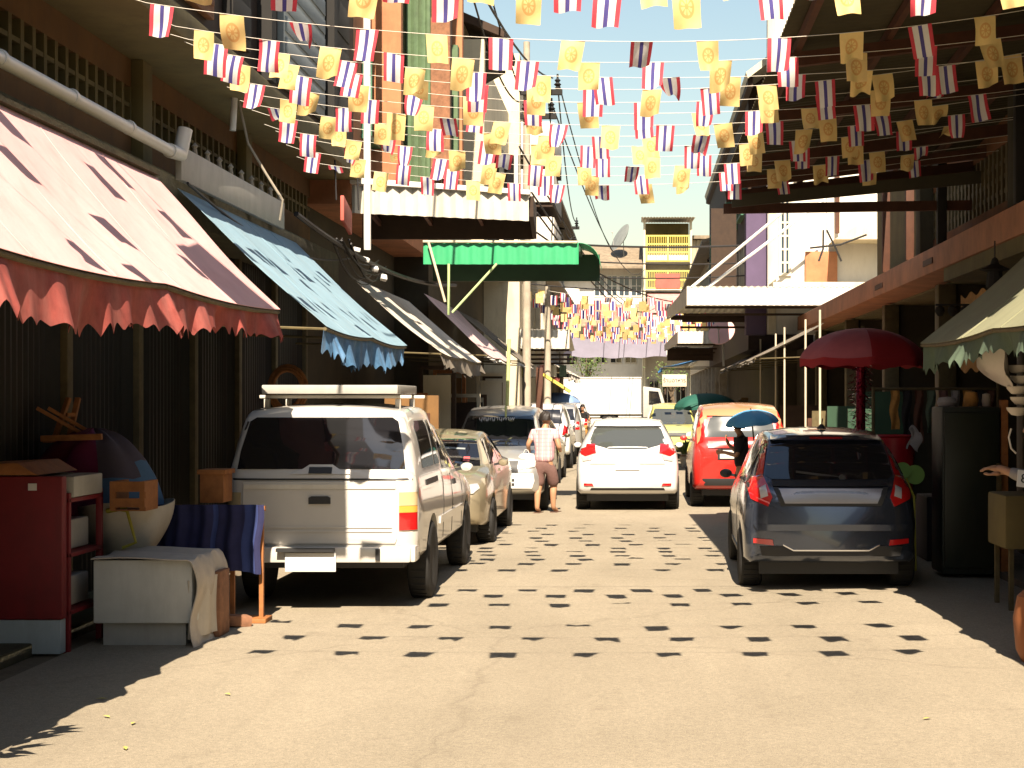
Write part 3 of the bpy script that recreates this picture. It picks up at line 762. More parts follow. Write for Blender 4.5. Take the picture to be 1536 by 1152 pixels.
# white corrugated canopy at right
def white_canopy(label, x0, x1, y0, y1, zt, zb, slant=.4):
    c = empty('sheet_canopy', (x1, (y0 + y1) / 2, zb), 0, label, 'canopy')
    ms = MB(); corr(ms, (x0, y0, zb), (1,0,0), (0,.12,1), x1 - x0, zt - zb, .02, .15, .003)
    P(ms, 'fascia', M['offwhite'], c, smooth=True, angle=60)
    ms = MB()
    nu = int((x1 - x0) / .15 * 4)
    ms.grid(lambda u, v: (x0 - slant * v + (x1 - x0 + slant * v) * u, y0 + .05 + (y1 - y0) * v, zt + .45 * min(u, .6) * (1 - v) * 0 - (zt - zb) * .9 * v + .018 * math.sin(u * (x1 - x0) / .15 * 6.283)), nu, 6, .004)
    P(ms, 'roof_sheet', M['offwhite'], c, smooth=True, angle=60)
    for k in range(4):
        yy = y0 + .3 + k * (y1 - y0 - .5) / 3
        P(MB().box(x0 - slant * .1, x1, yy, yy + .06, zb - .06 - .1 * k, zb - .004 - .1 * k), 'purlin', M['darkwood'], c)
    eb = MB().add([(x0-.01,y0,zb),(x0-.01,y0,zt),(x0-slant-.01,y1,zb+.12),(x0-slant-.01,y1,zb-.12),(x0+.04,y0,zb),(x0+.04,y0,zt),(x0-slant+.04,y1,zb+.12),(x0-slant+.04,y1,zb-.12)], [[0,1,2,3],[7,6,5,4],[0,4,5,1],[1,5,6,2],[2,6,7,3],[3,7,4,0]])
    P(eb, 'end_board', M['offwhite'], c)
    return c
c = white_canopy('long white corrugated canopy across the right side in front of the cream house', 1.2, 5.3, 38.0, 42.4, 4.55, 4.1)
P(MB().box(.9, 5.3, 42.38, 42.44, 3.97, 4.1), 'underside_board', M['darkwood'], c)  # dark strip put in for the shaded underside
c = white_canopy('shorter grey white canopy farther along under the pink satellite dish', 1.5, 4.6, 58, 63, 4.35, 3.9)
P(MB().box(1.2, 4.6, 62.98, 63.04, 3.4, 3.88), 'underside_board', M['darkwood'], c)
c = white_canopy('low white sheet canopy at the far left beyond the grey awning', -3.9, -1.9, 45.2, 49, 3.85, 3.3)
for a, b, lab in (((1.30,38.6,4.55),(3.75,38.2,6.55),'upper white stay rod slanting up to the cream house'), ((1.75,38.8,4.6),(4.6,38.9,6.75),'lower white stay rod slanting over the white canopy')):
    o = P(MB().tube([a, b], .035, 8), 'stay_rod', M['white'], None, smooth=True); tag(o, lab, 'rod', 'stay rods at right')
# unseen banner, added and cut to shape to cast the shadow on the pickup
c_ = empty('shadow_banner', (-2.4, 9, 7.2), 0, 'unseen banner added above the frame to cast the shadow on the pickup', 'banner')
P(MB().prism([(-3.25,7.2), (-3.25,6.25), (-2.72,5.87), (-2.60,5.70), (-2.17,5.70), (-2.20,7.2)], 'Y', 9.0, 9.01), 'cloth', M['greycanvas'], c_)
P(MB().tube([(-4.2,9.0,7.24), (3.5,9.0,7.3)], .006), 'cord', M['string'], c_)
# lilac tarpaulin over the street
t = MB().grid(lambda u, v: (-3.9 + 5.5 * u, 85 + .1 * math.sin(u * 9) + .5 * v, 5.2 - 1.0 * v - .10 * math.sin(math.pi * u) + .03 * math.sin(u * 23)), 40, 8, .004)
o = P(t, 'tarpaulin', M['tarp'], None, smooth=True); tag(o, 'lilac tarpaulin strung across the far end of the street', 'tarpaulin')

# ------------------------------------------------------------------ poles and wires
def insul(mb, c, s=1.0):
    mb.lathe([(.02*s,0),(.06*s,.03*s),(.03*s,.06*s),(.075*s,.1*s),(.03*s,.14*s),(.06*s,.18*s),(.02*s,.22*s),(.02*s,.3*s)], c, 8)
def pole(label, x, y, h, arms, r=.115):
    o = empty('utility_pole', (x, y, 0), 0, label, 'pole', 'utility poles')
    P(MB().lathe([(r,0),(r*.7,h)], (x,y,0), 12), 'shaft', M['concrete'], o, smooth=True)
    for z, x0, x1 in arms:
        ao = P(MB().box(x0, x1, y - .2, y - .08, z, z + .13), 'crossarm', M['black'], o)
        for xx in ((x0 + .12), (x1 - .12)):
            i_ = MB(); insul(i_, (xx, y - .14, z + .13), 1.3)
            P(i_, 'insulator', M['wire'], ao, smooth=True)
    return o
pole('near concrete utility pole behind the flags at left', -2.75, 40, 10.8, [(9.45,-2.9,-1.85), (8.85,-2.9,-2.0)])
pole('distant concrete utility pole over the green canopy', -3.3, 70, 10.0, [(9.3,-3.6,-2.5), (8.6,-3.4,-2.6)])
pole('pale utility pole standing before the beige sheet house', 3.75, 75, 9.2, [(8.3,3.3,4.2)])
pole('thick grey pole among the stalls on the far left', -2.45, 44, 5.0, [], .11)
def wire(pts, sag, lab, r=.02):
    vs = []
    a, b = Vector(pts[0]), Vector(pts[1])
    for k in range(17):
        t = k / 16
        p = a.lerp(b, t); p.z -= sag * 4 * t * (1 - t); vs.append(p)
    o = MB().tube(vs, r, 6).build('cable', M['wire'], None, smooth=True)
    tag(o, lab, 'cable', 'overhead cables')
wire([(-2.3,9.0,7.5), (-2.1,40,9.9)], .9, 'upper black cable running in over the street to the near pole')
wire([(-2.75,22,9.5), (-2.95,40,9.3)], .8, 'lower black cable hanging toward the near pole')
wire([(-1.98,40,9.8), (-2.6,70,9.7)], 1.1, 'cable between both left poles, highest')
wire([(-2.2,40,9.25), (-2.8,70,9.0)], 1.2, 'cable between both left poles, lowest')
wire([(-2.1,32,6.0), (1.0,90,7.0)], 1.0, 'long cable sloping from the white canopy corner to the junction')
wire([(-2.0,32,5.6), (2.0,95,6.2)], 1.0, 'second sloping cable from the canopy corner, lower')
wire([(-2.0,32,5.2), (3.7,75,6.8)], .8, 'third sloping cable reaching the pale pole')
wire([(-1.98,39.9,9.9), (-.9,118,12.5)], 1.6, 'cable from the near pole crossarm to the low house roof')
wire([(-2.1,39.9,9.2), (.6,118,11.5)], 1.8, 'cable from the near pole to the narrow house balcony')
wire([(-2.9,39.9,9.5), (-2.6,12,11.2)], .5, 'steep cable rising out of the picture from the near pole')
wire([(-2.2,30,6.6), (.6,118,9.2)], 1.3, 'cable from the white panels toward the narrow house, upper')
for k, (z0, z1) in enumerate(((5.6,5.9),(5.3,5.5),(4.95,5.3),(4.75,4.9))):
    wire([(-3.0,39.5 + k,z0 + .2), (6.0,41 + k,z1 + .2)], .25, ['topmost','second','third','lowest'][k] + ' of the cables crossing the street before the cream house', .018 if k else .026)
wire([(-4.3,20.2,4.2), (-3.4,30,4.0)], .25, 'thick black cable bundle drooping along the left ledge', .035)
wire([(-4.35,15.5,3.95), (-4.2,24,4.0)], .3, 'thin cable hanging below the grey hood', .014)
# tangled cable bundle with white bits near the tall pipe
b = MB()
r_ = random.Random(4)
for k in range(8):
    p0 = Vector((-4.12 + r_.uniform(-.1,.1), 22.3 + r_.uniform(-.4,.4), 4.05 + r_.uniform(-.1,.1))); p1 = Vector((-4.0 + r_.uniform(-.1,.12), 25.2 + r_.uniform(-.6,.6), 4.0 + r_.uniform(-.15,.1)))
    sg = r_.uniform(.1,.4)
    b.tube([p0.lerp(p1, q / 10) - Vector((0,0,sg * 4 * (q / 10) * (1 - q / 10))) for q in range(11)], r_.uniform(.007,.018), 6)
o = P(b, 'cable_bundle', M['wire'], None, smooth=True); tag(o, 'tangle of black cables at the foot of the tall white pipe', 'cables')
jb = empty('junction_box', (-4.1, 23.5, 4.0), 0, 'small white junction boxes among the cable tangle', 'box')
for k in range(4):
    P(MB().obox((-4.05 + .06 * k, 23.1 + .45 * k, 4.02 - .1 * k), (.10,.10,.06), (.3 * k, .2, .5)), 'cover', M['pvc'], jb, bevel=.01)
wb = MB()
for q in ((1235,345,1228,392), (1240,345,1262,392), (1215,372,1300,352)):
    a, b2 = at(q[0], q[1], 38.5), at(q[2], q[3], 38.5)
    wb.tube([a, a.lerp(b2, .5) + Vector((.05,0,-.08)), b2], .025, 6)
o = P(wb, 'cable_bundle', M['wire'], None, smooth=True); tag(o, 'frayed black cables against the cream house wall', 'cables')
# satellite dishes
def dish(label, x, y, z, r, m, yaw, mz):
    o = empty('satellite_dish', (x, y, mz), 0, label, 'dish')
    prof = [(r * k / 8, .28 * r * (k / 8) ** 2) for k in range(9)]
    d = MB().lathe(prof + [(r * .98, .28 * r * .96 + .02)], (x, y, z), 28, (R(62), 0, yaw))
    P(d, 'reflector', m, o, smooth=True, angle=60)
    P(MB().tube([(x, y + .05, z), (x + .02, y + .12, mz)], .03), 'mast', M['greymetal'], o)
    c = Vector((x, y, z)) + Euler((R(62), 0, yaw)).to_matrix() @ Vector((0, 0, r * .9))
    e = Vector((x, y, z)) + Euler((R(62), 0, yaw)).to_matrix() @ Vector((0, -r * .95, .26 * r))
    P(MB().tube([e, c], .015).lathe([(.04,-.06),(.05,0),(.03,.08)], c, 8, (R(62),0,yaw)), 'feed_arm', M['greymetal'], o)
M['dishpink'] = mat('faded_pink_dish', (.78,.46,.42), .5, var=.1)
M['mesh'] = mat('dark_mesh_dish', (.20,.21,.19), .6, var=.2)
dish('faded pink satellite dish on a pole above the right awnings', 2.43, 45, 3.70, .40, M['dishpink'], R(-28), 2.8)
dish('small red satellite dish before the low house', -.58, 112, 8.2, .62, M['dishpink'], R(-30), 7.0)
dish('big dark mesh satellite dish on the roof of the low house', -1.0, 121, 14.0, 1.15, M['mesh'], R(-65), 12.6)

# ------------------------------------------------------------------ bunting
def flag_mesh(name, kind, seed):
    r = random.Random(seed)
    W, H = r.uniform(.182, .196), r.uniform(.235, .262)
    nu, nv = 12, 8
    a1, a2, p1, p2 = r.uniform(.004,.016), r.uniform(.012,.045), r.uniform(0,6), r.uniform(0,6)
    twist = r.choice([0, 0, r.uniform(-.9,.9)]); fold = r.choice([0, 0, 0, r.uniform(.3,.9)])
    sk = r.uniform(-.03, .03); curl = r.uniform(-.03, .05)
    vs = []; fs = []; mi = []
    for j in range(nv + 1):
        v = j / nv
        for i in range(nu + 1):
            u = i / nu
            y = v * (a1 * math.sin(u * 7 + p1) * 2 + a2 * math.sin(v * 3 + u * 2.2 + p2)) + curl * v * v
            x = (u - .5) * W * (1 - .06 * v); ta = twist * v * v
            z = -v * H + fold * max(0, u - .55) * v * H * .9
            y += fold * max(0, u - .55) * v * .12
            vs.append((x * math.cos(ta) + sk * v, y + x * math.sin(ta), z))
    stripe = [0,0,1,1,1,2,2,1,1,1,0,0]
    for j in range(nv):
        for i in range(nu):
            a = j * (nu + 1) + i
            fs.append((a, a + nu + 1, a + nu + 2, a + 1)); mi.append(stripe[i])
    me = bpy.data.meshes.new(name); me.from_pydata(vs, [], fs)
    uvl = me.uv_layers.new(name='UVMap')
    for lp in me.loops:
        k = lp.vertex_index; uvl.data[lp.index].uv = ((k % (nu + 1)) / nu, 1 - (k // (nu + 1)) / nv)
    if kind == 's':
        for m_ in ('flagred', 'flagwhite', 'flagblue'): me.materials.append(M[m_])
        for p, k in zip(me.polygons, mi): p.material_index = k
    else:
        me.materials.append(M['flagyellow'])
    for p in me.polygons: p.use_smooth = True
    return me
ST = [flag_mesh('striped_flag', 's', k) for k in range(12)]
YE = [flag_mesh('yellow_flag', 'y', 20 + k) for k in range(12)]
ORD = ['zeroth','first','second','third','fourth','fifth','sixth','seventh','eighth','ninth','tenth','eleventh','twelfth','thirteenth','fourteenth','fifteenth','sixteenth','seventeenth','eighteenth','nineteenth','twentieth','twenty-first','twenty-second','twenty-third','twenty-fourth','twenty-fifth','twenty-sixth']
near_rows = [7.25, 8.0, 8.62, 10.05, 10.72, 11.15, 12.95, 13.75, 14.4, 14.95, 15.6, 16.2, 16.9, 17.6, 18.3, 19.1, 19.9, 20.7, 21.6]
far_rows = [43.5, 46.5, 49.5, 53, 57]
fr = random.Random(11)
n_flags = 0
def bunting(y, idx, far, xl, xr, zc, sp, fs=1.0):
    zl, zr = zc + fr.uniform(.28, .42), zc + fr.uniform(.2, .34)
    xc = fr.uniform(-.5, .1)
    dy = fr.uniform(-.1, .1)
    def pt(x):
        t = (x - xc) / ((xl - xc) if x < xc else (xr - xc))
        return Vector((x, y + dy * (x - xc) / 4, zc + ((zl if x < xc else zr) - zc) * t * t))
    where = ('far cluster' if far else 'near cluster')
    s_ = MB().tube(([Vector((-4.13, y, pt(xl).z + .06))] if not far else []) + [pt(xl + (xr - xl) * k / 28) for k in range(29)] + ([Vector((4.4, y, pt(xr).z + .12))] if not far else []), .0026 if not far else .005, 5)
    o = s_.build('flag_string', M['string'], None)
    hidden = (not far) and y < 11
    tag(o, 'white string number %s from the front in the %s of bunting' % (ORD[idx], where), 'string', 'bunting strings over the street')
    k = 0; x = xl + .12 + fr.uniform(0, sp * .6); kind = fr.random() < .5
    while x < xr - .1:
        if fr.random() < .03: x += sp; continue
        k += 1
        me = fr.choice(ST if kind else YE)
        f = bpy.data.objects.new('striped_flag' if kind else 'yellow_flag', me); col.objects.link(f)
        f.location = pt(x)
        sl_ = (pt(x + .05) - pt(x - .05)); 
        lift = fr.choice([0, 0, 0, 0, .1, .25, -.15]) + fr.uniform(-.06, .06)
        if fr.random() < (.04 if y < 12.5 else .14): lift = fr.uniform(.6, 1.25)
        f.rotation_euler = (lift, -math.atan2(sl_.z, sl_.x) + fr.uniform(-.07, .07), fr.uniform(-.13, .13))
        sc = fr.uniform(.92, 1.06) * fs; f.scale = (sc, sc, sc * fr.uniform(.95, 1.05))
        nm = 'red and blue striped flag' if kind else 'yellow wheel emblem flag'
        tag(f, '%s, %s from the left on the %s %s string' % (nm, ORD[k], ORD[idx], 'far' if far else 'near'), 'flag', 'striped flags on the bunting' if kind else 'yellow flags on the bunting')
        x += sp * fr.uniform(.93, 1.08)
        kind = (not kind) if fr.random() < .9 else kind
for i, y in enumerate(near_rows):
    q = 1 - .10 * max(0, (y - 13) / 8.6)          # the farther strings hang lower and closer together
    bunting(y * q, i + 1, False, -3.95, 3.5 if y > 11 else 2.9, 1.85 + 2.9 * q + (.0 if y > 12 else -.03), (.56 + (.03 if y < 9 else 0)) * (1 + q) / 2, q)
for i, y in enumerate(far_rows):
    bunting(y, i + 1, True, -3.0, 3.1, 4.62, .60)
# the rest of the far bunting, too dense to count
sm = MB(); 
for y in [45, 48, 51, 55, 59, 61.5, 64, 66.5, 69, 71.5]:
    x = -3.1 + fr.uniform(0, .3)
    while x < 3.1:
        z = 4.62 + .03 * (x ** 2); W, H = .105, .27
        a = fr.uniform(-.3, .5)
        if fr.random() < .5:
            for q, mi in ((0,0),(1,1),(2,2),(3,2),(4,1),(5,0)):
                sm.mi = mi
                x0 = x - W + q * W / 3
                sm.add([(x0, y, z), (x0 + W/3, y, z), (x0 + W/3, y + a * H, z - H), (x0, y + a * H, z - H)], [[0,1,2,3]])
        else:
            sm.mi = 3
            sm.add([(x - W, y, z), (x + W, y, z), (x + W, y + a * H, z - H), (x - W, y + a * H, z - H)], [[0,1,2,3]])
        x += fr.uniform(.34, .5)
sm.v = [tuple(v) for v in sm.v]
o = sm.build('far_bunting', [M['flagred'], M['flagwhite'], M['flagblue'], M['flagyellow']], None, fix=False)
tag(o, 'dense far mass of small flags before the junction', 'flags', None, 'stuff')
# ------------------------------------------------------------------ vehicles
def paint(name, c, metal=0.0, rough=.35):
    return mat(name, c, rough, metal, var=.05, sc=2, coat=.8, stain=.10, stain_c=tuple(k * .6 + .03 for k in c))
M['p_white'] = paint('white_car_paint', (.56,.53,.475))
M['p_pearl'] = paint('pearl_white_paint', (.66,.65,.62))
M['p_dark'] = paint('dark_grey_metallic', (.07,.085,.12), .7, .26)
M['p_red'] = paint('red_car_paint', (.48,.018,.012))
M['p_gold'] = paint('gold_beige_metallic', (.34,.285,.185), .5, .35)
M['p_silver'] = paint('silver_metallic', (.50,.49,.46), .6, .32)
M['p_brown'] = paint('dark_bronze_metallic', (.10,.075,.04), .6, .3)
M['p_taxi'] = paint('yellow_green_paint', (.60,.58,.16))
M['p_tan'] = paint('tan_orange_paint', (.42,.20,.085), 0, .6)  # tan orange for the roof and its rear edges
M['glass'] = glass('tinted_car_glass', (.010,.010,.012))
M['glassl'] = glass('light_car_glass', (.06,.065,.06), .05)
M['rubber'] = mat('tyre_rubber', (.018,.017,.015), .85, var=.3, sc=10)
M['alloy'] = mat('alloy_wheel', (.38,.37,.34), .35, .7, var=.1)
M['plastic'] = mat('black_trim_plastic', (.02,.02,.02), .55, var=.15)
M['lred'] = mat('red_lamp_lens', (.50,.012,.012), .12, var=0, coat=1, spec=.7)
M['lamber'] = mat('amber_lamp_lens', (.72,.34,.06), .15, var=0, coat=1)
M['lclear'] = mat('clear_lamp_lens', (.66,.64,.60), .08, .3, var=0, coat=1)
M['lamp_dull'] = mat('dull_amber_clear_lens', (.55,.42,.22), .15, var=.1, coat=1)
M['plate'] = mat('number_plate_white', (.72,.70,.64), .5, var=.05)
M['ink'] = mat('black_lettering', (.02,.02,.02), .6, var=0)
M['chrome'] = mat('chrome_trim', (.62,.62,.62), .12, 1.0, var=0)
M['garnish'] = mat('satin_grey_metal', (.30,.30,.33), .38, .7, var=.1)
M['sticker'] = mat('white_sticker', (.75,.72,.68), .6, var=0)
M['stickerred'] = mat('red_sticker', (.6,.12,.12), .6, var=0)

def pchip(xs, ys):
    n = len(xs); h = [xs[i+1]-xs[i] for i in range(n-1)]; d = [(ys[i+1]-ys[i])/h[i] for i in range(n-1)]
    m = [0]*n; m[0] = d[0]; m[-1] = d[-1]
    for i in range(1, n-1):
        if d[i-1]*d[i] <= 0: m[i] = 0
        else:
            w1 = 2*h[i]+h[i-1]; w2 = h[i]+2*h[i-1]; m[i] = (w1+w2)/(w1/d[i-1]+w2/d[i])
    def f(x):
        if x <= xs[0]: return ys[0]
        if x >= xs[-1]: return ys[-1]
        k = max(i for i in range(n-1) if xs[i] <= x)
        t = (x-xs[k])/h[k]
        return (2*t**3-3*t**2+1)*ys[k]+(t**3-2*t*t+t)*h[k]*m[k]+(-2*t**3+3*t*t)*ys[k+1]+(t**3-t*t)*h[k]*m[k+1]
    return f

def body_mesh(st, crown=.035, n=46):
    """closed lofted car body. stations: (y, z bottom, half width, z widest, z belt, half width at belt, half width of roof, z roof)"""
    ys = [s[0] for s in st]
    F = [pchip(ys, [s[k] for s in st]) for k in range(8)]
    yy = sorted(set([ys[0] + (ys[-1]-ys[0]) * i / n for i in range(n+1)] + ys))
    vs = []; fs = []; rn = None
    for y in yy:
        zb, w, zm, zl, wb, wr, zr = [F[k](y) for k in range(1, 8)]
        half = [(0, zb), (w*.6, zb), (w*.93, zb + .01), (w*.985, zb + .06)]
        for t in (.4, .75): half.append((w*.985 + w*.015*t, zb + .06 + (zm - zb - .06) * t))
        half += [(w, zm), (w - (w-wb)*.35, zm + (zl-zm)*.6), (wb, zl)]
        hr = max(.0, zr - zl)
        for t in (.3, .6, .85): half.append((wb + (wr-wb)*t + .02*math.sin(math.pi*t)*min(1, hr/.3), zl + hr*.94*t))
        half += [(wr, zl + hr*.94), (wr*.955, zl + hr*.985), (wr*.85, zr), (wr*.55, zr + crown*.7), (wr*.25, zr + crown*.95), (0, zr + crown)]
        ring = half + [(-x, z) for x, z in half[-2:0:-1]]
        rn = len(ring)
        vs += [(x, y, z) for x, z in ring]
    for i in range(len(yy)-1):
        for k in range(rn):
            k2 = (k+1) % rn
            fs.append([i*rn+k, i*rn+k2, (i+1)*rn+k2, (i+1)*rn+k])
    fs.append(list(range(rn))[::-1]); fs.append([(len(yy)-1)*rn + k for k in range(rn)])
    return vs, fs

class Car:
    def __init__(s, name, label, loc, rz, st, pnt, wheels, wr, tr, crown=.035, cat='car'):
        s.root = empty(name, loc, rz, label, cat)
        s.pnt = pnt
        mb = MB().add(*body_mesh(st, crown))
        s.body = mb.build('body', pnt, s.root, smooth=True, angle=40)
        ws = max(k[2] for k in st)
        # cut the wheel arches out of the body
        cut = MB()
        for yw in wheels:
            for sx in (-1, 1):
                cut.lathe([(wr*1.16, -.26), (wr*1.16, .26)], (sx * (ws - .08), yw, wr * 1.02), 36, (0, R(90), 0))
        cu = cut.build('cutter', M['plastic'], None)
        cu.parent = None
        md = s.body.modifiers.new('arch', 'BOOLEAN'); md.operation = 'DIFFERENCE'; md.solver = 'EXACT'
        keep_loc, keep_rot = s.root.location.copy(), s.root.rotation_euler.copy()
        s.root.location = (0,0,0); s.root.rotation_euler = (0,0,0)
        md.object = cu
        bpy.context.view_layer.update()
        dg = bpy.context.evaluated_depsgraph_get()
        ev = s.body.evaluated_get(dg)
        me = bpy.data.meshes.new_from_object(ev, depsgraph=dg)
        s.body.modifiers.clear(); old = s.body.data; s.body.data = me
        bpy.data.objects.remove(cu)
        me.materials.clear(); me.materials.append(pnt)
        for p in me.polygons: p.use_smooth = True; p.material_index = 0
        me.set_sharp_from_angle(angle=R(40))
        s.bvh = BVHTree.FromPolygons([v.co.copy() for v in me.vertices], [list(p.vertices) for p in me.polygons])
        s.root.location, s.root.rotation_euler = keep_loc, keep_rot
        s.ws = ws
        for yw in wheels:
            for sx in (-1, 1):
                t = MB().lathe([(wr*.60, -.09*tr), (wr*.86, -.115*tr), (wr*.96, -.10*tr), (wr, -.075*tr), (wr, .075*tr), (wr*.96, .10*tr), (wr*.86, .115*tr), (wr*.60, .09*tr)], (0,0,0), 32, (0, R(90), 0))
                for k in range(32):
                    a = 2*math.pi*k/32
                    t.obox((0, math.cos(a)*wr, math.sin(a)*wr), (.14*tr, .02, .012), (-a + R(90), 0, 0))
                wo = t.build('wheel', M['rubber'], s.root, smooth=True)
                wo.location = (sx * (ws - .10), yw, wr)
                rim = MB().lathe([(0,.05),(wr*.14,.05),(wr*.16,.03),(wr*.2,.025)], (0,0,0), 20, (0, R(90)*sx, 0))
                rim.lathe([(wr*.52,.03),(wr*.60,.06),(wr*.64,.05),(wr*.62,-.05),(wr*.5,-.03)], (0,0,0), 32, (0, R(90)*sx, 0))
                for k in range(7):
                    a = 2*math.pi*k/7
                    rim.bar((sx*.035, math.cos(a)*wr*.12, math.sin(a)*wr*.12), (sx*.04, math.cos(a)*wr*.56, math.sin(a)*wr*.56), .03, .05)
                rim.lathe([(0,.0),(wr*.55,-.005)], (0,0,0), 24, (0, R(90)*sx, 0))
                rim.build('rim', M['alloy'], wo, smooth=True)
        # dark underbody
        L = max(k[0] for k in st)
        zb = min(k[1] for k in st)
        MB().box(-ws*.8, ws*.8, .25, L-.3, zb-.06, zb+.1).build('underbody', M['plastic'], s.root)
    def ray(s, axis, a, b):
        o, d = {'back': (Vector((a,-6,b)), Vector((0,1,0))), 'front': (Vector((a,20,b)), Vector((0,-1,0))), 'right': (Vector((6,a,b)), Vector((-1,0,0))),
                'left': (Vector((-6,a,b)), Vector((1,0,0))), 'top': (Vector((a,b,6)), Vector((0,0,-1)))}[axis]
        h, n, i, t = s.bvh.ray_cast(o, d)
        if h is None: 
            h, n, i, t = s.bvh.find_nearest(o + d * 6)
        if n.dot(d) > 0: n = -n
        return h, n, d
    def patch(s, name, m, axis, poly, off=.005, res=.07, parent=None, depth=.02, dome=0.0):
        """a panel (pane, lamp, plate) that follows the body surface; poly in the plane seen along axis"""
        pts = []
        for i in range(len(poly)):
            a = Vector(poly[i]); b = Vector(poly[(i+1) % len(poly)])
            k = max(1, int((b-a).length / res))
            pts += [a.lerp(b, t/k) for t in range(k)]
        nb = len(pts)
        edges = [(i, (i+1) % nb) for i in range(nb)]
        x0, x1 = min(p.x for p in pts), max(p.x for p in pts); y0, y1 = min(p.y for p in pts), max(p.y for p in pts)
        def inside(p):
            c = False
            for i in range(nb):
                a, b = pts[i], pts[(i+1) % nb]
                if (a.y > p.y) != (b.y > p.y) and p.x < (b.x-a.x)*(p.y-a.y)/(b.y-a.y)+a.x: c = not c
            return c
        allp = list(pts)
        nx, ny = int((x1-x0)/res), int((y1-y0)/res)
        for i in range(1, nx+1):
            for j in range(1, ny+1):
                p = Vector((x0+(x1-x0)*i/(nx+1), y0+(y1-y0)*j/(ny+1)))
                if inside(p) and min((p-q).length for q in pts) > res*.4: allp.append(p)
        vo, eo, fo, ov, oe, of = delaunay_2d_cdt(allp, edges, [], 1, 1e-5)
        vs = []; bs = []
        cx, cy = (x0+x1)/2, (y0+y1)/2
        for p in vo:
            h, n, d = s.ray(axis, p.x, p.y)
            e = off
            if dome: e += dome * max(0, 1 - ((p.x-cx)/((x1-x0)/2+1e-6))**2) * max(0, 1-((p.y-cy)/((y1-y0)/2+1e-6))**2)
            vs.append(h + n*e*.4 - d*e*.6); bs.append(h + d*depth)
        N = len(vs)
        from collections import Counter
        cnt = Counter(); dirn = {}
        for f in fo:
            for k in range(len(f)):
                a, b = f[k], f[(k+1) % len(f)]; cnt[tuple(sorted((a,b)))] += 1; dirn[tuple(sorted((a,b)))] = (a,b)
        fs = [list(f) for f in fo] + [[i+N for i in f][::-1] for f in fo]
        for e, c in cnt.items():
            if c == 1:
                a, b = dirn[e]; fs.append([b, a, a+N, b+N])
        return MB().add(vs+bs, fs).build(name, m, parent or s.root, smooth=True, angle=50)
    def mirror(s, y, z, m, w=.2):
        for sx in (-1, 1):
            mb = MB()
            mb.lathe([(0,-.05),(.042,-.045),(.056,0),(.045,.04),(0,.055)], (0,0,0), 14, (R(90),0,0))
            mb.v = [(v[0]*1.25*w/.2, v[1]*.9, v[2]*.9) for v in mb.v]
            o = mb.build('mirror', m, s.root, smooth=True)
            o.location = (sx*(s.ws+.07), y, z)
            MB().bar((-sx*.12,.0,-.03), (0,0,0), .03).build('mirror_arm', M['plastic'], o)
    def sym(s, name, m, axis, poly, **k):
        a = s.patch(name, m, axis, poly, **k)
        q = {'back':1,'front':1,'top':1}.get(axis)
        if q: b = s.patch(name, m, axis, [(-x, z) for x, z in poly][::-1], **k)
        else: b = s.patch(name, m, 'left' if axis == 'right' else 'right', poly[::-1], **k)
        return a, b
def text(s, size, m, parent, loc, rot, name='lettering', ext=.002):
    cu = bpy.data.curves.new(name, 'FONT'); cu.body = s; cu.size = size; cu.extrude = ext; cu.align_x = 'CENTER'; cu.align_y = 'CENTER'
    o = bpy.data.objects.new(name, cu); col.objects.link(o)
    dg = bpy.context.evaluated_depsgraph_get()
    me = bpy.data.meshes.new_from_object(o.evaluated_get(dg), depsgraph=dg)
    bpy.data.objects.remove(o)
    me.materials.clear(); me.materials.append(m)
    o = bpy.data.objects.new(name, me); col.objects.link(o)
    if parent: o.parent = parent
    o.location = loc; o.rotation_euler = rot
    return o

# ---- white pickup with canopy ------------------------------------------------
st = [(0.00,.52,.70,.80,1.10,.70,.66,1.16), (.05,.50,.80,.82,1.15,.79,.72,1.22), (.10,.48,.845,.84,1.17,.82,.73,1.40), (.22,.46,.855,.84,1.18,.83,.70,1.71), (.34,.44,.86,.84,1.18,.83,.70,1.76), (1.2,.42,.86,.84,1.18,.83,.70,1.79),
      (1.78,.42,.86,.84,1.18,.83,.69,1.76), (1.90,.42,.86,.84,1.16,.82,.66,1.64), (2.3,.42,.86,.84,1.13,.82,.66,1.63), (2.75,.42,.86,.84,1.11,.82,.64,1.61), (3.05,.42,.86,.84,1.09,.82,.64,1.50), (3.72,.42,.86,.84,1.04,.82,.70,1.07), (4.5,.44,.84,.82,.94,.80,.70,1.00), (4.85,.46,.80,.78,.86,.74,.62,.91), (4.97,.50,.70,.74,.80,.66,.55,.82)]
c = Car('pickup_truck', 'white pickup truck with a white canopy and roof rack, parked at the near left', (-2.76, 13.95, 0), 0, st, M['p_white'], (1.02, 4.0), .365, .92, cat='pickup truck')
c.patch('canopy_window', M['glass'], 'back', [(-.735,1.245),(.735,1.245),(.715,1.40),(.655,1.66),(.60,1.695),(-.60,1.695),(-.655,1.66),(-.715,1.40)], off=.006)
c.patch('window_latch_panel', M['p_white'], 'back', [(-.26,1.20),(.26,1.20),(.15,1.25),(.10,1.285),(-.10,1.285),(-.15,1.25)], off=.013)
c.patch('latch', M['plastic'], 'back', [(-.10,1.205),(.10,1.205),(.10,1.262),(-.10,1.262)], off=.026)
c.patch('seam', M['plastic'], 'back', [(-.80,1.150),(.80,1.150),(.80,1.166),(-.80,1.166)], off=.006)
c.patch('tailgate', M['p_white'], 'back', [(-.655,.60),(.655,.60),(.67,.64),(.67,1.135),(-.67,1.135),(-.67,.64)], off=.016)
for z in (.70, .735): c.patch('tailgate_rib', M['p_white'], 'back', [(-.63,z),(.63,z),(.63,z+.014),(-.63,z+.014)], off=.024)
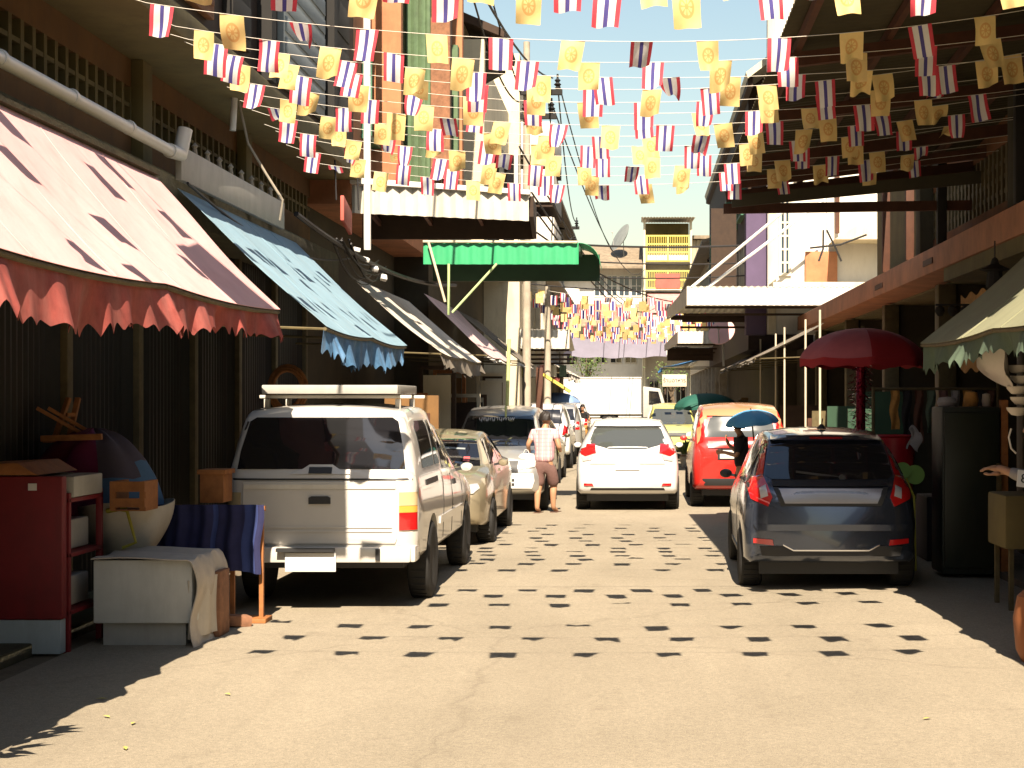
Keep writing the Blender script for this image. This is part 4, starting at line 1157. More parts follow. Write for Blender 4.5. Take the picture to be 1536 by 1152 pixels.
c.patch('tailgate_top_trim', M['offwhite'], 'back', [(-.66,1.075),(.66,1.075),(.66,1.115),(-.66,1.115)], off=.024)
c.patch('tailgate_handle', M['plastic'], 'back', [(-.095,.945),(.095,.945),(.095,1.00),(.07,1.012),(-.07,1.012),(-.095,1.00)], off=.034)
for sx in (-1, 1):
    q = lambda a, b, z0, z1: [(sx*a,z0),(sx*b,z0),(sx*b,z1),(sx*a,z1)]
    tl = c.patch('tail_light', M['lred'], 'back', q(.690,.835,.715,.865), off=.014, res=.03)
    c.patch('indicator', M['lamber'], 'back', q(.690,.835,.868,.925), off=.014, res=.03, parent=tl)
    c.patch('reversing_lamp', M['lamp_dull'], 'back', q(.690,.835,.928,1.045), off=.014, res=.03, parent=tl)
bp = MB().box(-.80,.80,-.10,.06,.44,.575).box(-.84,-.70,-.06,.25,.44,.58).box(.70,.84,-.06,.25,.44,.58)
bp.build('rear_bumper', M['p_white'], c.root, bevel=.02)
for x in (-.62, .50): MB().box(x,x+.04,-.115,-.10,.46,.56).build('bumper_slot', M['plastic'], c.root)
pl_ = MB().box(-.28,.16,-.125,-.11,.365,.53).build('number_plate', M['plate'], c.root, bevel=.006)
MB().obox((-.1,-.14,.555),(.5,.06,.03)).build('plate_lamp', M['plastic'], c.root)
# canopy side windows, cab windows, lines
c.sym('side_window', M['glass'], 'right', [(.50,1.235),(1.28,1.235),(1.26,1.62),(1.15,1.66),(.62,1.66),(.52,1.60)], off=.006)
c.sym('side_window', M['glass'], 'right', [(1.36,1.235),(1.70,1.235),(1.68,1.62),(1.64,1.66),(1.38,1.66)], off=.006)
c.sym('rear_door_window', M['glass'], 'right', [(2.02,1.18),(2.52,1.16),(2.52,1.52),(2.42,1.555),(2.12,1.555)], off=.006)
c.sym('front_door_window', M['glass'], 'right', [(2.62,1.16),(3.42,1.115),(3.05,1.46),(2.98,1.50),(2.62,1.535)], off=.006)
for y in (1.83, 2.57, 3.46): c.sym('door_gap', M['plastic'], 'right', [(y,.50),(y+.012,.50),(y+.012,1.10),(y,1.10)], off=.003)
c.sym('side_moulding', M['p_white'], 'right', [(1.50,.66),(3.5,.66),(3.5,.73),(1.50,.73)], off=.016)
c.sym('vent_strip', M['plastic'], 'right', [(.62,1.075),(1.45,1.075),(1.45,1.125),(.62,1.125)], off=.008)
c.sym('door_handle', M['plastic'], 'right', [(2.66,.98),(2.84,.98),(2.84,1.03),(2.66,1.03)], off=.02)
c.patch('windscreen', M['glass'], 'front', [(-.70,1.12),(.70,1.12),(.58,1.47),(-.58,1.47)], off=.005)
c.mirror(3.28, 1.13, M['p_white'])
c.sym('mudflap', M['plastic'], 'right', [(.50,.30),(.52,.30),(.52,.5),(.50,.5)], off=.0)
for y in (.55, 1.45): MB().box(-.66,.72,y,y+.05,1.865,1.895).box(-.62,-.57,y+.001,y+.059,1.74,1.861).box(.57,.62,y+.001,y+.059,1.74,1.861).build('rack_bar', M['offwhite'], c.root, bevel=.008)
MB().box(-.60,.62,.38,1.62,1.905,1.985).build('rack_tray', M['greymetal'], c.root, bevel=.012)
MB().bar((-.9,.35,1.16), (-.66,.15,1.66), .012).build('aerial', M['plastic'], c.root)
PK = c

# ---- dark grey hatchback -------------------------------------------------------
st = [(0.0,.36,.62,.60,.86,.58,.50,.94), (.05,.31,.76,.62,.92,.70,.60,1.00), (.14,.28,.82,.66,.98,.76,.63,1.05), (.30,.26,.84,.70,1.03,.78,.62,1.18), (.62,.25,.845,.72,1.05,.79,.575,1.47), (.80,.24,.845,.72,1.05,.79,.57,1.50),
      (1.5,.22,.845,.72,1.02,.79,.585,1.535), (2.2,.22,.845,.70,.98,.79,.585,1.50), (2.55,.22,.845,.70,.95,.79,.58,1.42), (3.25,.22,.845,.68,.92,.79,.68,1.02), (3.75,.24,.82,.64,.82,.76,.60,.88), (3.95,.28,.74,.60,.70,.64,.45,.74), (4.0,.32,.62,.55,.62,.52,.35,.64)]
c = Car('hatchback_car', 'dark grey hatchback with red lamps parked at the near right', (1.86, 15.3, 0), R(-1.2), st, M['p_dark'], (.66, 3.2), .30, 1.0)
c.patch('rear_window', M['glass'], 'back', [(-.56,1.085),(.56,1.085),(.62,1.12),(.585,1.30),(.53,1.44),(-.53,1.44),(-.585,1.30),(-.62,1.12)], off=.006)
wp = MB().bar((.12,.17,1.10),(-.32,.205,1.155),.02,.02).lathe([(.03,-.02),(.03,.03)],(.12,.16,1.10),10,(R(90),0,0))
wp.build('wiper', M['plastic'], c.root)
c.patch('spoiler', M['p_dark'], 'back', [(-.55,1.445),(.55,1.445),(.53,1.49),(-.53,1.49)], off=.03)
c.patch('brake_light', M['lred'], 'back', [(-.16,1.455),(.16,1.455),(.16,1.475),(-.16,1.475)], off=.04)
c.patch('hatch_garnish', M['garnish'], 'back', [(-.44,.86),(.44,.86),(.50,1.0),(-.50,1.0)], off=.010)
c.patch('garnish_lip', M['plastic'], 'back', [(-.48,.835),(.48,.835),(.55,1.01),(.50,1.01),(.44,.858),(-.44,.858),(-.50,1.01),(-.55,1.01)], off=.012, res=.05)
c.patch('hatch_upper_trim', M['plastic'], 'back', [(-.55,1.02),(.55,1.02),(.56,1.075),(-.56,1.075)], off=.02)
for sx in (-1, 1):
    q = [(sx*x, z) for x, z in [(.56,.92),(.60,.83),(.76,.90),(.795,1.03),(.74,1.10),(.64,1.12)]]
    tl = c.patch('tail_light', M['lred'], 'back', q, off=.016, res=.04)
    c.patch('reversing_lamp', M['lclear'], 'back', [(sx*x, z) for x, z in [(.60,.93),(.67,.905),(.68,1.0),(.62,1.03)]], off=.022, res=.03, parent=tl)
    c.patch('pillar_light', M['lred'], 'back', [(sx*x, z) for x, z in [(.635,1.125),(.70,1.115),(.625,1.43),(.575,1.45)]], off=.012, res=.04)
    c.patch('reflector', M['lred'], 'back', [(sx*x, z) for x, z in [(.55,.46),(.74,.48),(.74,.525),(.56,.515)]], off=.02, res=.04)
c.patch('bumper_crease', M['p_dark'], 'back', [(-.70,.60),(.70,.60),(.74,.66),(-.74,.66)], off=.02, dome=.012)
c.patch('diffuser', M['plastic'], 'back', [(-.66,.36),(.66,.36),(.68,.45),(.46,.455),(.36,.40),(-.36,.40),(-.46,.455),(-.68,.45)], off=.014, res=.05)
c.patch('chrome_strip', M['chrome'], 'back', [(-.46,.458),(-.36,.405),(.36,.405),(.46,.458),(.46,.47),(.36,.418),(-.36,.418),(-.46,.47)], off=.018, res=.05)
c.sym('side_window', M['glass'], 'right', [(.62,1.12),(1.42,1.09),(1.42,1.43),(1.0,1.455),(.80,1.42)], off=.006)
c.sym('side_window', M['glass'], 'right', [(1.50,1.09),(2.62,1.0),(2.38,1.36),(2.2,1.41),(1.50,1.43)], off=.006)
c.sym('quarter_pane', M['glass'], 'right', [(.42,1.12),(.56,1.12),(.70,1.38),(.62,1.35)], off=.006, res=.05)
c.sym('door_gap', M['plastic'], 'right', [(1.45,.30),(1.462,.30),(1.462,1.06),(1.45,1.06)], off=.003)
c.sym('door_handle', M['chrome'], 'right', [(1.16,.90),(1.34,.90),(1.34,.935),(1.16,.935)], off=.02)
c.sym('sill_trim', M['plastic'], 'right', [(1.0,.25),(2.85,.25),(2.85,.33),(1.0,.33)], off=.01)
c.patch('windscreen', M['glass'], 'front', [(-.66,1.02),(.66,1.02),(.53,1.40),(-.53,1.40)], off=.005)
c.mirror(2.62, 1.03, M['plastic'])
MB().lathe([(.05,0),(.03,.03),(.015,.05)], (0,.98,1.555), 10).tube([(0,.98,1.59),(0,.86,1.66)], .006).build('aerial', M['plastic'], c.root)

# ---- white hatchback ------------------------------------------------------------
st = [(0.0,.40,.66,.62,.90,.62,.52,1.00), (.05,.34,.78,.66,.96,.72,.60,1.04), (.13,.30,.83,.70,1.0,.77,.63,1.08), (.28,.28,.85,.72,1.03,.79,.61,1.22), (.52,.26,.85,.74,1.05,.80,.575,1.42), (.72,.25,.85,.74,1.05,.80,.575,1.475),
      (1.5,.23,.85,.74,1.02,.80,.59,1.51), (2.2,.23,.85,.72,.99,.80,.585,1.46), (2.5,.23,.85,.72,.97,.80,.58,1.38), (3.2,.23,.85,.70,.93,.79,.68,1.02), (3.75,.25,.82,.66,.84,.76,.60,.88), (3.98,.3,.72,.6,.7,.62,.45,.74), (4.05,.34,.6,.55,.62,.5,.35,.64)]
c = Car('hatchback_car', 'white hatchback driving away along the middle of the street', (-.15, 26.4, 0), 0, st, M['p_pearl'], (.72, 3.2), .30, 1.0)
c.patch('rear_window', M['glassl'], 'back', [(-.30,1.04),(.30,1.04),(.60,1.12),(.635,1.16),(.56,1.36),(.52,1.39),(-.52,1.39),(-.56,1.36),(-.635,1.16),(-.60,1.12)], off=.006)
c.patch('spoiler', M['p_pearl'], 'back', [(-.555,1.40),(.555,1.40),(.54,1.475),(-.54,1.475)], off=.05)
c.patch('tailgate_crease', M['p_pearl'], 'back', [(-.62,.80),(.62,.80),(.62,.83),(-.62,.83)], off=.014, dome=.01)
np_ = c.patch('number_plate', M['plate'], 'back', [(-.2,.70),(.2,.70),(.2,.79),(-.2,.79)], off=.018)
for sx in (-1, 1):
    tl = c.patch('tail_light', M['lred'], 'back', [(sx*x, z) for x, z in [(.52,.98),(.70,.92),(.80,.98),(.77,1.04),(.69,1.07),(.68,1.12),(.54,1.12)]], off=.014, res=.04)
    c.patch('lower_lamp', M['lclear'], 'back', [(sx*x, z) for x, z in [(.56,.955),(.60,.86),(.74,.84),(.77,.94),(.70,.915)]], off=.014, res=.04, parent=tl)
    c.patch('reflector', M['lred'], 'back', [(sx*x, z) for x, z in [(.56,.43),(.72,.44),(.72,.475),(.58,.475)]], off=.018, res=.05)
c.patch('bumper_lower', M['plastic'], 'back', [(-.62,.36),(.62,.36),(.60,.40),(-.60,.40)], off=.01)
c.sym('side_window', M['glass'], 'right', [(.75,1.12),(1.42,1.09),(1.42,1.40),(1.0,1.41)], off=.006)
c.sym('side_window', M['glass'], 'right', [(1.50,1.09),(2.55,1.02),(2.35,1.33),(1.50,1.40)], off=.006)
c.patch('windscreen', M['glass'], 'front', [(-.66,1.02),(.66,1.02),(.53,1.36),(-.53,1.36)], off=.005)
c.mirror(2.55, 1.04, M['p_pearl'])

# ---- red people carrier -----------------------------------------------------------
st = [(0.0,.44,.66,.70,1.0,.62,.56,1.06), (.05,.38,.77,.74,1.08,.73,.60,1.14), (.13,.34,.81,.76,1.12,.76,.62,1.22), (.28,.32,.825,.78,1.14,.78,.68,1.56), (.48,.30,.825,.78,1.14,.78,.655,1.69),
      (1.4,.28,.825,.78,1.12,.78,.66,1.75), (2.4,.28,.825,.76,1.08,.78,.65,1.72), (2.75,.28,.825,.76,1.06,.78,.63,1.62), (3.4,.28,.825,.74,1.02,.77,.66,1.10), (4.0,.30,.80,.70,.9,.74,.58,.94), (4.2,.36,.68,.62,.74,.6,.42,.78)]
c = Car('people_carrier', 'red people carrier with a tan orange roof parked beyond the dark hatchback', (1.77, 27.1, 0), 0, st, M['p_red'], (.75, 3.35), .31, 1.0)
c.patch('roof_panel', M['p_tan'], 'top', [(-.62,.42),(.62,.42),(.62,2.6),(-.62,2.6)], off=.02, res=.14)
c.patch('roof_edge', M['p_tan'], 'back', [(-.785,1.17),(-.725,1.17),(-.675,1.40),(-.57,1.575),(.57,1.575),(.675,1.40),(.725,1.17),(.785,1.17),(.755,1.42),(.68,1.62),(.58,1.71),(-.58,1.71),(-.68,1.62),(-.755,1.42)], off=.03, res=.05)
c.patch('rear_window', M['glassl'], 'back', [(-.60,1.22),(.60,1.22),(.56,1.42),(.50,1.58),(-.50,1.58),(-.56,1.42)], off=.006)
np_ = c.patch('number_plate', M['plate'], 'back', [(-.36,.86),(.16,.86),(.16,1.0),(-.36,1.0)], off=.02)
c.patch('plate_recess', M['plastic'], 'back', [(-.40,.84),(.40,.84),(.40,1.02),(-.40,1.02)], off=.010)
c.patch('tailgate_panel', M['p_red'], 'back', [(-.56,1.04),(.56,1.04),(.56,1.15),(-.56,1.15)], off=.018)  # raised panel in the body red
for sx in (-1, 1):
    tl = c.patch('tail_light', M['lred'], 'back', [(sx*x, z) for x, z in [(.64,1.14),(.75,1.10),(.70,1.32),(.62,1.50),(.585,1.50),(.62,1.3)]], off=.014, res=.05)
    c.patch('indicator', M['lamber'], 'back', [(sx*x, z) for x, z in [(.59,1.505),(.62,1.505),(.59,1.58),(.56,1.58)]], off=.014, res=.04, parent=tl)
c.patch('bumper_lower', M['plastic'], 'back', [(-.62,.40),(.62,.40),(.66,.52),(-.66,.52)], off=.012)
c.sym('side_window', M['glass'], 'right', [(.40,1.20),(1.2,1.18),(1.2,1.62),(.62,1.62)], off=.006)
c.sym('side_window', M['glass'], 'right', [(1.28,1.18),(2.1,1.15),(2.1,1.60),(1.28,1.62)], off=.006)
c.sym('side_window', M['glass'], 'right', [(2.18,1.15),(2.95,1.10),(2.55,1.56),(2.18,1.59)], off=.006)
c.patch('windscreen', M['glass'], 'front', [(-.66,1.12),(.66,1.12),(.54,1.60),(-.54,1.60)], off=.005)
c.mirror(2.75, 1.14, M['p_red'])

# ---- cars facing the camera at left -------------------------------------------------
def facing(name, label, x, yfront, L, st, pnt, wheels, wr):
    return Car(name, label, (x, yfront + L, 0), R(180), st, pnt, wheels, wr, 1.0)
sedan = lambda h=1.44: [(0.0,.42,.62,.62,.86,.58,.50,.94), (.08,.34,.78,.66,.92,.72,.62,1.0), (.5,.28,.845,.7,.98,.79,.66,1.04), (.95,.25,.85,.7,.98,.79,.62,1.10), (1.45,.24,.85,.7,.98,.79,.57,h-.04), (2.1,.24,.85,.7,.97,.79,.58,h), (2.6,.24,.85,.7,.96,.79,.575,h-.06), (3.35,.24,.85,.68,.93,.79,.67,1.0), (4.0,.26,.82,.64,.84,.76,.62,.90), (4.28,.30,.74,.60,.72,.66,.5,.78), (4.36,.36,.62,.55,.64,.56,.4,.68)]
c = facing('sedan_car', 'gold beige sedan facing the camera, tucked behind the white pickup', -2.70, 19.9, 4.36, sedan(1.42), M['p_gold'], (.85, 3.5), .30)
c.patch('windscreen', M['glassb'] if False else M['glass'], 'front', [(-.66,.99),(.66,.99),(.54,1.33),(-.54,1.33)], off=.006)
c.patch('tax_sticker', M['stickerred'], 'front', [(-.50,1.04),(-.42,1.04),(-.42,1.10),(-.50,1.10)], off=.012)
c.patch('window_sticker', M['greyblue'], 'front', [(-.42,1.19),(-.08,1.21),(-.08,1.23),(-.42,1.21)], off=.012)
for sx in (-1, 1):
    c.patch('headlight', M['lclear'], 'front', [(sx*x, z) for x, z in [(.42,.66),(.66,.68),(.73,.74),(.70,.80),(.48,.78)]], off=.014, res=.05, dome=.02)
c.patch('grille', M['plastic'], 'front', [(-.36,.64),(.36,.64),(.38,.74),(-.38,.74)], off=.01)
c.patch('lower_grille', M['plastic'], 'front', [(-.5,.40),(.5,.40),(.5,.48),(-.5,.48)], off=.01)
c.sym('side_window', M['glass'], 'right', [(1.25,1.03),(2.02,1.03),(2.02,1.34),(1.55,1.34)], off=.006)
c.sym('side_window', M['glass'], 'right', [(2.1,1.03),(3.05,1.0),(2.62,1.32),(2.1,1.35)], off=.006)
c.sym('door_handle', M['chrome'], 'right', [(2.15,.88),(2.33,.88),(2.33,.915),(2.15,.915)], off=.02)
c.patch('rear_window', M['glass'], 'back', [(-.6,1.06),(.6,1.06),(.52,1.32),(-.52,1.32)], off=.006)
c.mirror(2.92, 1.02, M['p_gold'])

mpv = [(0.0,.44,.64,.70,1.0,.62,.56,1.06), (.06,.36,.78,.74,1.06,.74,.62,1.14), (.18,.32,.83,.76,1.1,.78,.62,1.3), (.4,.3,.84,.76,1.1,.79,.6,1.62), (.7,.28,.84,.76,1.1,.79,.6,1.68), (1.6,.28,.84,.76,1.08,.79,.6,1.72), (2.5,.28,.84,.74,1.05,.79,.595,1.66), (2.75,.28,.84,.74,1.04,.79,.59,1.6), (3.45,.28,.84,.72,1.0,.79,.68,1.08), (4.1,.30,.82,.68,.92,.76,.64,1.0), (4.38,.34,.76,.62,.82,.68,.54,.88), (4.48,.4,.66,.56,.7,.58,.44,.74)]
c = facing('people_carrier', 'silver people carrier with lettering across its dark windscreen, facing the camera', -2.34, 25.9, 4.48, mpv, M['p_silver'], (.8, 3.55), .31)
c.patch('windscreen', M['glass'], 'front', [(-.68,1.08),(.68,1.08),(.555,1.58),(-.555,1.58)], off=.006)
tx = text('บุญญานุภาพ', .12, M['sticker'], c.root, (0.05, 0, 0), (0, 0, 0), 'lettering')
h, n, d = c.ray('front', .06, 1.52)
tx.location = h + n * .012 + Vector((0, .006, 0)); tx.rotation_euler = (math.acos(max(-1, min(1, n.z))), 0, R(180))
for sx in (-1, 1):
    c.patch('headlight', M['lclear'], 'front', [(sx*x, z) for x, z in [(.44,.72),(.68,.76),(.73,.86),(.66,.90),(.46,.84)]], off=.014, res=.05, dome=.02)
    c.patch('fog_lamp', M['lclear'], 'front', [(sx*x, z) for x, z in [(.52,.46),(.62,.46),(.62,.53),(.52,.53)]], off=.014, res=.05)
c.patch('grille', M['plastic'], 'front', [(-.42,.68),(.42,.68),(.42,.86),(-.42,.86)], off=.012)
c.patch('number_plate', M['plate'], 'front', [(-.22,.74),(.22,.74),(.22,.85),(-.22,.85)], off=.03)
c.patch('white_bumper', M['p_pearl'], 'front', [(-.64,.42),(.64,.42),(.68,.54),(.66,.66),(-.66,.66),(-.68,.54)], off=.02)
for z in (.47, .54): c.patch('lower_grille', M['plastic'], 'front', [(-.36,z),(.36,z),(.36,z+.035),(-.36,z+.035)], off=.034)
for a, b in ((.55,1.3),(1.38,2.15),(2.22,3.05)):
    hi = 1.58 if b < 3 else 1.52
    c.sym('side_window', M['glass'], 'right', [(a,1.14),(b,1.11),(b - (.42 if b > 3 else 0),hi),(a + (.12 if a < 1 else 0),hi)], off=.006)
c.mirror(2.95, 1.1, M['p_silver'])

# ---- cars beyond the walking person at left ------------------------------------------------
suv = [(0.0,.50,.66,.72,1.0,.62,.56,1.06), (.05,.44,.78,.76,1.06,.74,.62,1.14), (.13,.40,.83,.78,1.1,.77,.62,1.22), (.34,.38,.84,.8,1.12,.78,.6,1.60), (.55,.36,.845,.8,1.12,.78,.59,1.70), (1.5,.34,.845,.8,1.1,.78,.6,1.74), (2.5,.34,.845,.78,1.07,.78,.6,1.68), (2.75,.34,.845,.78,1.06,.78,.595,1.60), (3.4,.34,.845,.76,1.02,.78,.68,1.10), (4.0,.36,.82,.72,.95,.76,.62,1.0), (4.3,.42,.72,.66,.82,.64,.5,.86)]
c = Car('sedan_car', 'dark bronze sedan parked behind the silver people carrier', (-2.55, 34.6, 0), 0, sedan(1.44), M['p_brown'], (.85, 3.5), .30, 1.0)
c.patch('rear_window', M['glass'], 'back', [(-.6,1.06),(.6,1.06),(.52,1.34),(-.52,1.34)], off=.006)
c.sym('side_window', M['glass'], 'right', [(1.25,1.03),(2.02,1.03),(2.02,1.36),(1.55,1.36)], off=.006)
c.sym('side_window', M['glass'], 'right', [(2.1,1.03),(3.05,1.0),(2.62,1.34),(2.1,1.37)], off=.006)
for sx in (-1, 1): c.patch('tail_light', M['lred'], 'back', [(sx*x, z) for x, z in [(.5,.8),(.74,.8),(.74,.9),(.52,.9)]], off=.014)
c.mirror(2.92, 1.02, M['p_brown'])
c = Car('sport_utility_car', 'white off-road car with red tail lamps far along the left kerb', (-2.6, 42.5, 0), 0, suv, M['p_pearl'], (.8, 3.4), .34, 1.1)
c.patch('rear_window', M['glass'], 'back', [(-.62,1.22),(.62,1.22),(.55,1.6),(-.55,1.6)], off=.006)
for sx in (-1, 1): c.patch('tail_light', M['lred'], 'back', [(sx*x, z) for x, z in [(.62,.92),(.77,.92),(.76,1.18),(.66,1.18)]], off=.014)
c.patch('bumper_lower', M['plastic'], 'back', [(-.66,.5),(.66,.5),(.72,.66),(-.72,.66)], off=.012)
c.patch('number_plate', M['plate'], 'back', [(-.24,.78),(.24,.78),(.24,.9),(-.24,.9)], off=.02)
c.sym('side_window', M['glass'], 'right', [(.55,1.2),(1.5,1.18),(1.5,1.6),(.75,1.6)], off=.006)
c.sym('side_window', M['glass'], 'right', [(1.6,1.18),(2.9,1.12),(2.6,1.55),(1.6,1.6)], off=.006)
c.mirror(2.8, 1.12, M['p_pearl'])
for lab, y, pn in (('silver grey small car, the farthest but one of the parked cars at left', 51.5, 'p_silver'), ('pale small car at the very end of the left row', 60.0, 'p_pearl')):
    c = Car('hatchback_car', lab, (-2.6, y, 0), 0, mpv, M[pn], (.8, 3.55), .31, 1.0)
    c.patch('rear_window', M['glass'], 'back', [(-.6,1.2),(.6,1.2),(.54,1.56),(-.54,1.56)], off=.006)
    for sx in (-1, 1): c.patch('tail_light', M['lred'], 'back', [(sx*x, z) for x, z in [(.62,.9),(.76,.9),(.74,1.15),(.66,1.15)]], off=.014)
    c.sym('side_window', M['glass'], 'right', [(.75,1.14),(2.9,1.11),(2.55,1.55),(.9,1.58)], off=.006)
# ---- yellow green taxi facing the camera at right
c = facing('taxi_car', 'yellow green van like taxi facing the camera on the right, half in shade', 1.12, 49.5, 4.48, mpv, M['p_taxi'], (.8, 3.55), .31)
c.patch('windscreen', M['glassl'], 'front', [(-.68,1.08),(.68,1.08),(.555,1.58),(-.555,1.58)], off=.006)
for sx in (-1, 1): c.patch('headlight', M['lclear'], 'front', [(sx*x, z) for x, z in [(.44,.72),(.68,.76),(.73,.86),(.66,.90),(.46,.84)]], off=.014)
c.patch('grille', M['plastic'], 'front', [(-.42,.72),(.42,.72),(.42,.84),(-.42,.84)], off=.012)
c.sym('side_window', M['glass'], 'right', [(.75,1.14),(2.9,1.11),(2.55,1.55),(.9,1.58)], off=.006)
c.mirror(2.95, 1.1, M['p_taxi'])

# ---- white box truck crossing at the junction
t = empty('box_truck', (-2, 107, 0), 0, 'white box truck standing side on across the end of the street', 'truck')
P(MB().box(-4.95, .30, 105, 107.4, .95, 3.35), 'cargo_box', M['p_pearl'], t, bevel=.03)
P(MB().box(-4.97, .32, 104.95, 104.998, 3.27, 3.36).box(-4.97, .32, 104.95, 104.998, .92, 1.0).box(-3.35, -3.31, 104.97, 104.998, 1.0, 3.27), 'box_trim', M['offwhite'], t)
P(MB().prism([(.42,.7),(1.9,.7),(1.9,1.5),(1.55,2.6),(.42,2.75)], 'Y', 105.05, 107.3), 'cab', M['greymetal'], t, bevel=.06)
P(MB().prism([(.8,1.55),(1.65,1.55),(1.42,2.4),(.8,2.45)], 'Y', 105.03, 105.048), 'cab_window', M['glass'], t)
P(MB().box(-4.9, 1.6, 105.4, 107.0, .62, .9), 'chassis', M['plastic'], t)
for x in (-4.1, -1.8, 1.0):
    for y in (105.2, 107.15):
        wo = P(MB().lathe([(.2,-.13),(.46,-.13),(.5,-.09),(.5,.09),(.46,.13),(.2,.13)], (x, y, .5), 24, (R(90),0,0)), 'wheel', M['rubber'], t, smooth=True)
        P(MB().lathe([(0,.05),(.12,.06),(.14,.1),(.26,.1),(.26,-.1)], (x, y - .04, .5), 20, (R(90),0,0)), 'rim', M['alloy'], wo, smooth=True)
for x0, x1 in ((-1.2, .3), (-3.6, -2.4)):
    for z in (.72, .5): P(MB().box(x0, x1, 105.0, 105.04, z, z + .08), 'side_guard', M['offwhite'], t)
# ------------------------------------------------------------------ people
M['skin'] = mat('tanned_skin', (.42,.22,.12), .55, var=.1, sc=8)
M['hair'] = mat('black_hair', (.02,.014,.010), .6, var=.2, sc=30)
def shirt_mat():
    m = mat('pink_plaid_shirt', (.72,.52,.48), .85, var=.06, sc=8)
    N = m.node_tree.nodes; L = m.node_tree.links; b = N['Principled BSDF']
    tc = N['Texture Coordinate']
    src = b.inputs['Base Color'].links[0].from_socket
    def wave(ax, sc, lo, hi):
        wv = N.new('ShaderNodeTexWave'); wv.bands_direction = ax; wv.inputs['Scale'].default_value = sc
        L.new(tc.outputs['Object'], wv.inputs['Vector'])
        r = N.new('ShaderNodeValToRGB'); r.color_ramp.elements[0].position = lo; r.color_ramp.elements[1].position = hi
        r.color_ramp.elements[0].color = (0,0,0,1); r.color_ramp.elements[1].color = (.7,.7,.7,1)
        L.new(wv.outputs['Fac'], r.inputs['Fac']); return r.outputs['Color']
    c = src
    for ax, sc, colr, lo in (('X', 6.5, (.46,.16,.20), .62), ('X', 3.2, (.28,.17,.24), .84), ('Z', 5.0, (.56,.26,.28), .72)):
        mx = N.new('ShaderNodeMix'); mx.data_type = 'RGBA'
        L.new(wave(ax, sc, lo, lo + .12), mx.inputs['Factor']); L.new(c, mx.inputs['A']); mx.inputs['B'].default_value = (*colr, 1)
        c = mx.outputs['Result']
    L.new(c, b.inputs['Base Color']); return m
M['shirt'] = shirt_mat()
M['shorts'] = mat('dull_brown_cloth', (.16,.085,.07), .9, var=.2, sc=9, bump=.3)
M['darkcloth'] = mat('black_cloth', (.016,.015,.016), .9, var=.2, sc=9)
M['greycloth'] = mat('light_grey_cloth', (.30,.28,.26), .9, var=.2, sc=9)
M['ochrecloth'] = mat('orange_cloth', (.45,.22,.05), .9, var=.3, sc=9)
M['bag'] = mat('white_plastic_bag', (.78,.77,.74), .4, var=.06, sc=6, trans=.2)
M['sandal'] = mat('brown_sandal', (.10,.05,.03), .7, var=.2)

def skin(name, J, E, m, parent, root_j, sub=2, smooth=True):
    """one continuous surface grown round connected joints {name: ((x,y,z), radius or (rx,ry))}"""
    names = list(J); ix = {n: i for i, n in enumerate(names)}
    bm = bmesh.new()
    lay = bm.verts.layers.skin.verify()
    vs = []
    for n in names:
        v = bm.verts.new(J[n][0]); r = J[n][1]
        v[lay].radius = r if isinstance(r, tuple) else (r, r)
        v[lay].use_root = (n == root_j)
        vs.append(v)
    for a, b in E: bm.edges.new((vs[ix[a]], vs[ix[b]]))
    me = bpy.data.meshes.new(name); bm.to_mesh(me); bm.free()
    o = bpy.data.objects.new(name, me); col.objects.link(o)
    o.modifiers.new('s', 'SKIN'); o.modifiers['s'].use_smooth_shade = True
    sb = o.modifiers.new('d', 'SUBSURF'); sb.levels = sub; sb.render_levels = sub
    bpy.context.view_layer.update()
    dg = bpy.context.evaluated_depsgraph_get()
    nm = bpy.data.meshes.new_from_object(o.evaluated_get(dg), depsgraph=dg)
    o.modifiers.clear(); o.data = nm; nm.name = name
    nm.materials.clear(); nm.materials.append(m)
    for p in nm.polygons: p.use_smooth = True; p.material_index = 0
    o.parent = parent
    return o

def hand(J, E, wrist, tag_, d, side):
    """palm, four unequal bent fingers and a thumb; d = pointing direction, side = thumb direction"""
    w_ = Vector(J[wrist][0]); d = Vector(d).normalized(); s = Vector(side).normalized(); n = d.cross(s)
    J[tag_+'palm'] = (w_ + d * .06, (.034, .017)); E.append((wrist, tag_+'palm'))
    for k, (o_, L) in enumerate(((-.028,.060),(-.009,.075),(.010,.078),(.028,.068))):
        a = w_ + d * .095 + s * o_
        J[f'{tag_}k{k}'] = (a, .011); J[f'{tag_}m{k}'] = (a + d * L * .5 + n * .008, .0095); J[f'{tag_}t{k}'] = (a + d * L * .85 + n * .028, .0075)
        E += [(tag_+'palm', f'{tag_}k{k}'), (f'{tag_}k{k}', f'{tag_}m{k}'), (f'{tag_}m{k}', f'{tag_}t{k}')]
    J[tag_+'th1'] = (w_ + d * .045 + s * .045, .012); J[tag_+'th2'] = (w_ + d * .085 + s * .060 + n * .01, .009)
    E += [(tag_+'palm', tag_+'th1'), (tag_+'th1', tag_+'th2')]

def head(J, E, neck, c, f, r=.085, up=(0,0,1)):
    """skull, jaw, nose and ears on the neck; c centre of the head, f facing direction"""
    c = Vector(c); f = Vector(f).normalized(); u = Vector(up); s = f.cross(u)
    J['jaw'] = (c - u * .055 + f * .03, (.058, .062)); J['skull'] = (c + u * .02, (r * .92, r * 1.05)); J['crown'] = (c + u * .075 - f * .01, (r * .72, r * .8))
    J['nose'] = (c + f * .098 - u * .01, .012)
    E += [(neck, 'jaw'), ('jaw', 'skull'), ('skull', 'crown'), ('skull', 'nose')]
    for k, sg in (('L', -1), ('R', 1)):
        J['ear' + k] = (c + s * sg * .082 - u * .005, (.010, .022)); E.append(('skull', 'ear' + k))
    return c, f, s

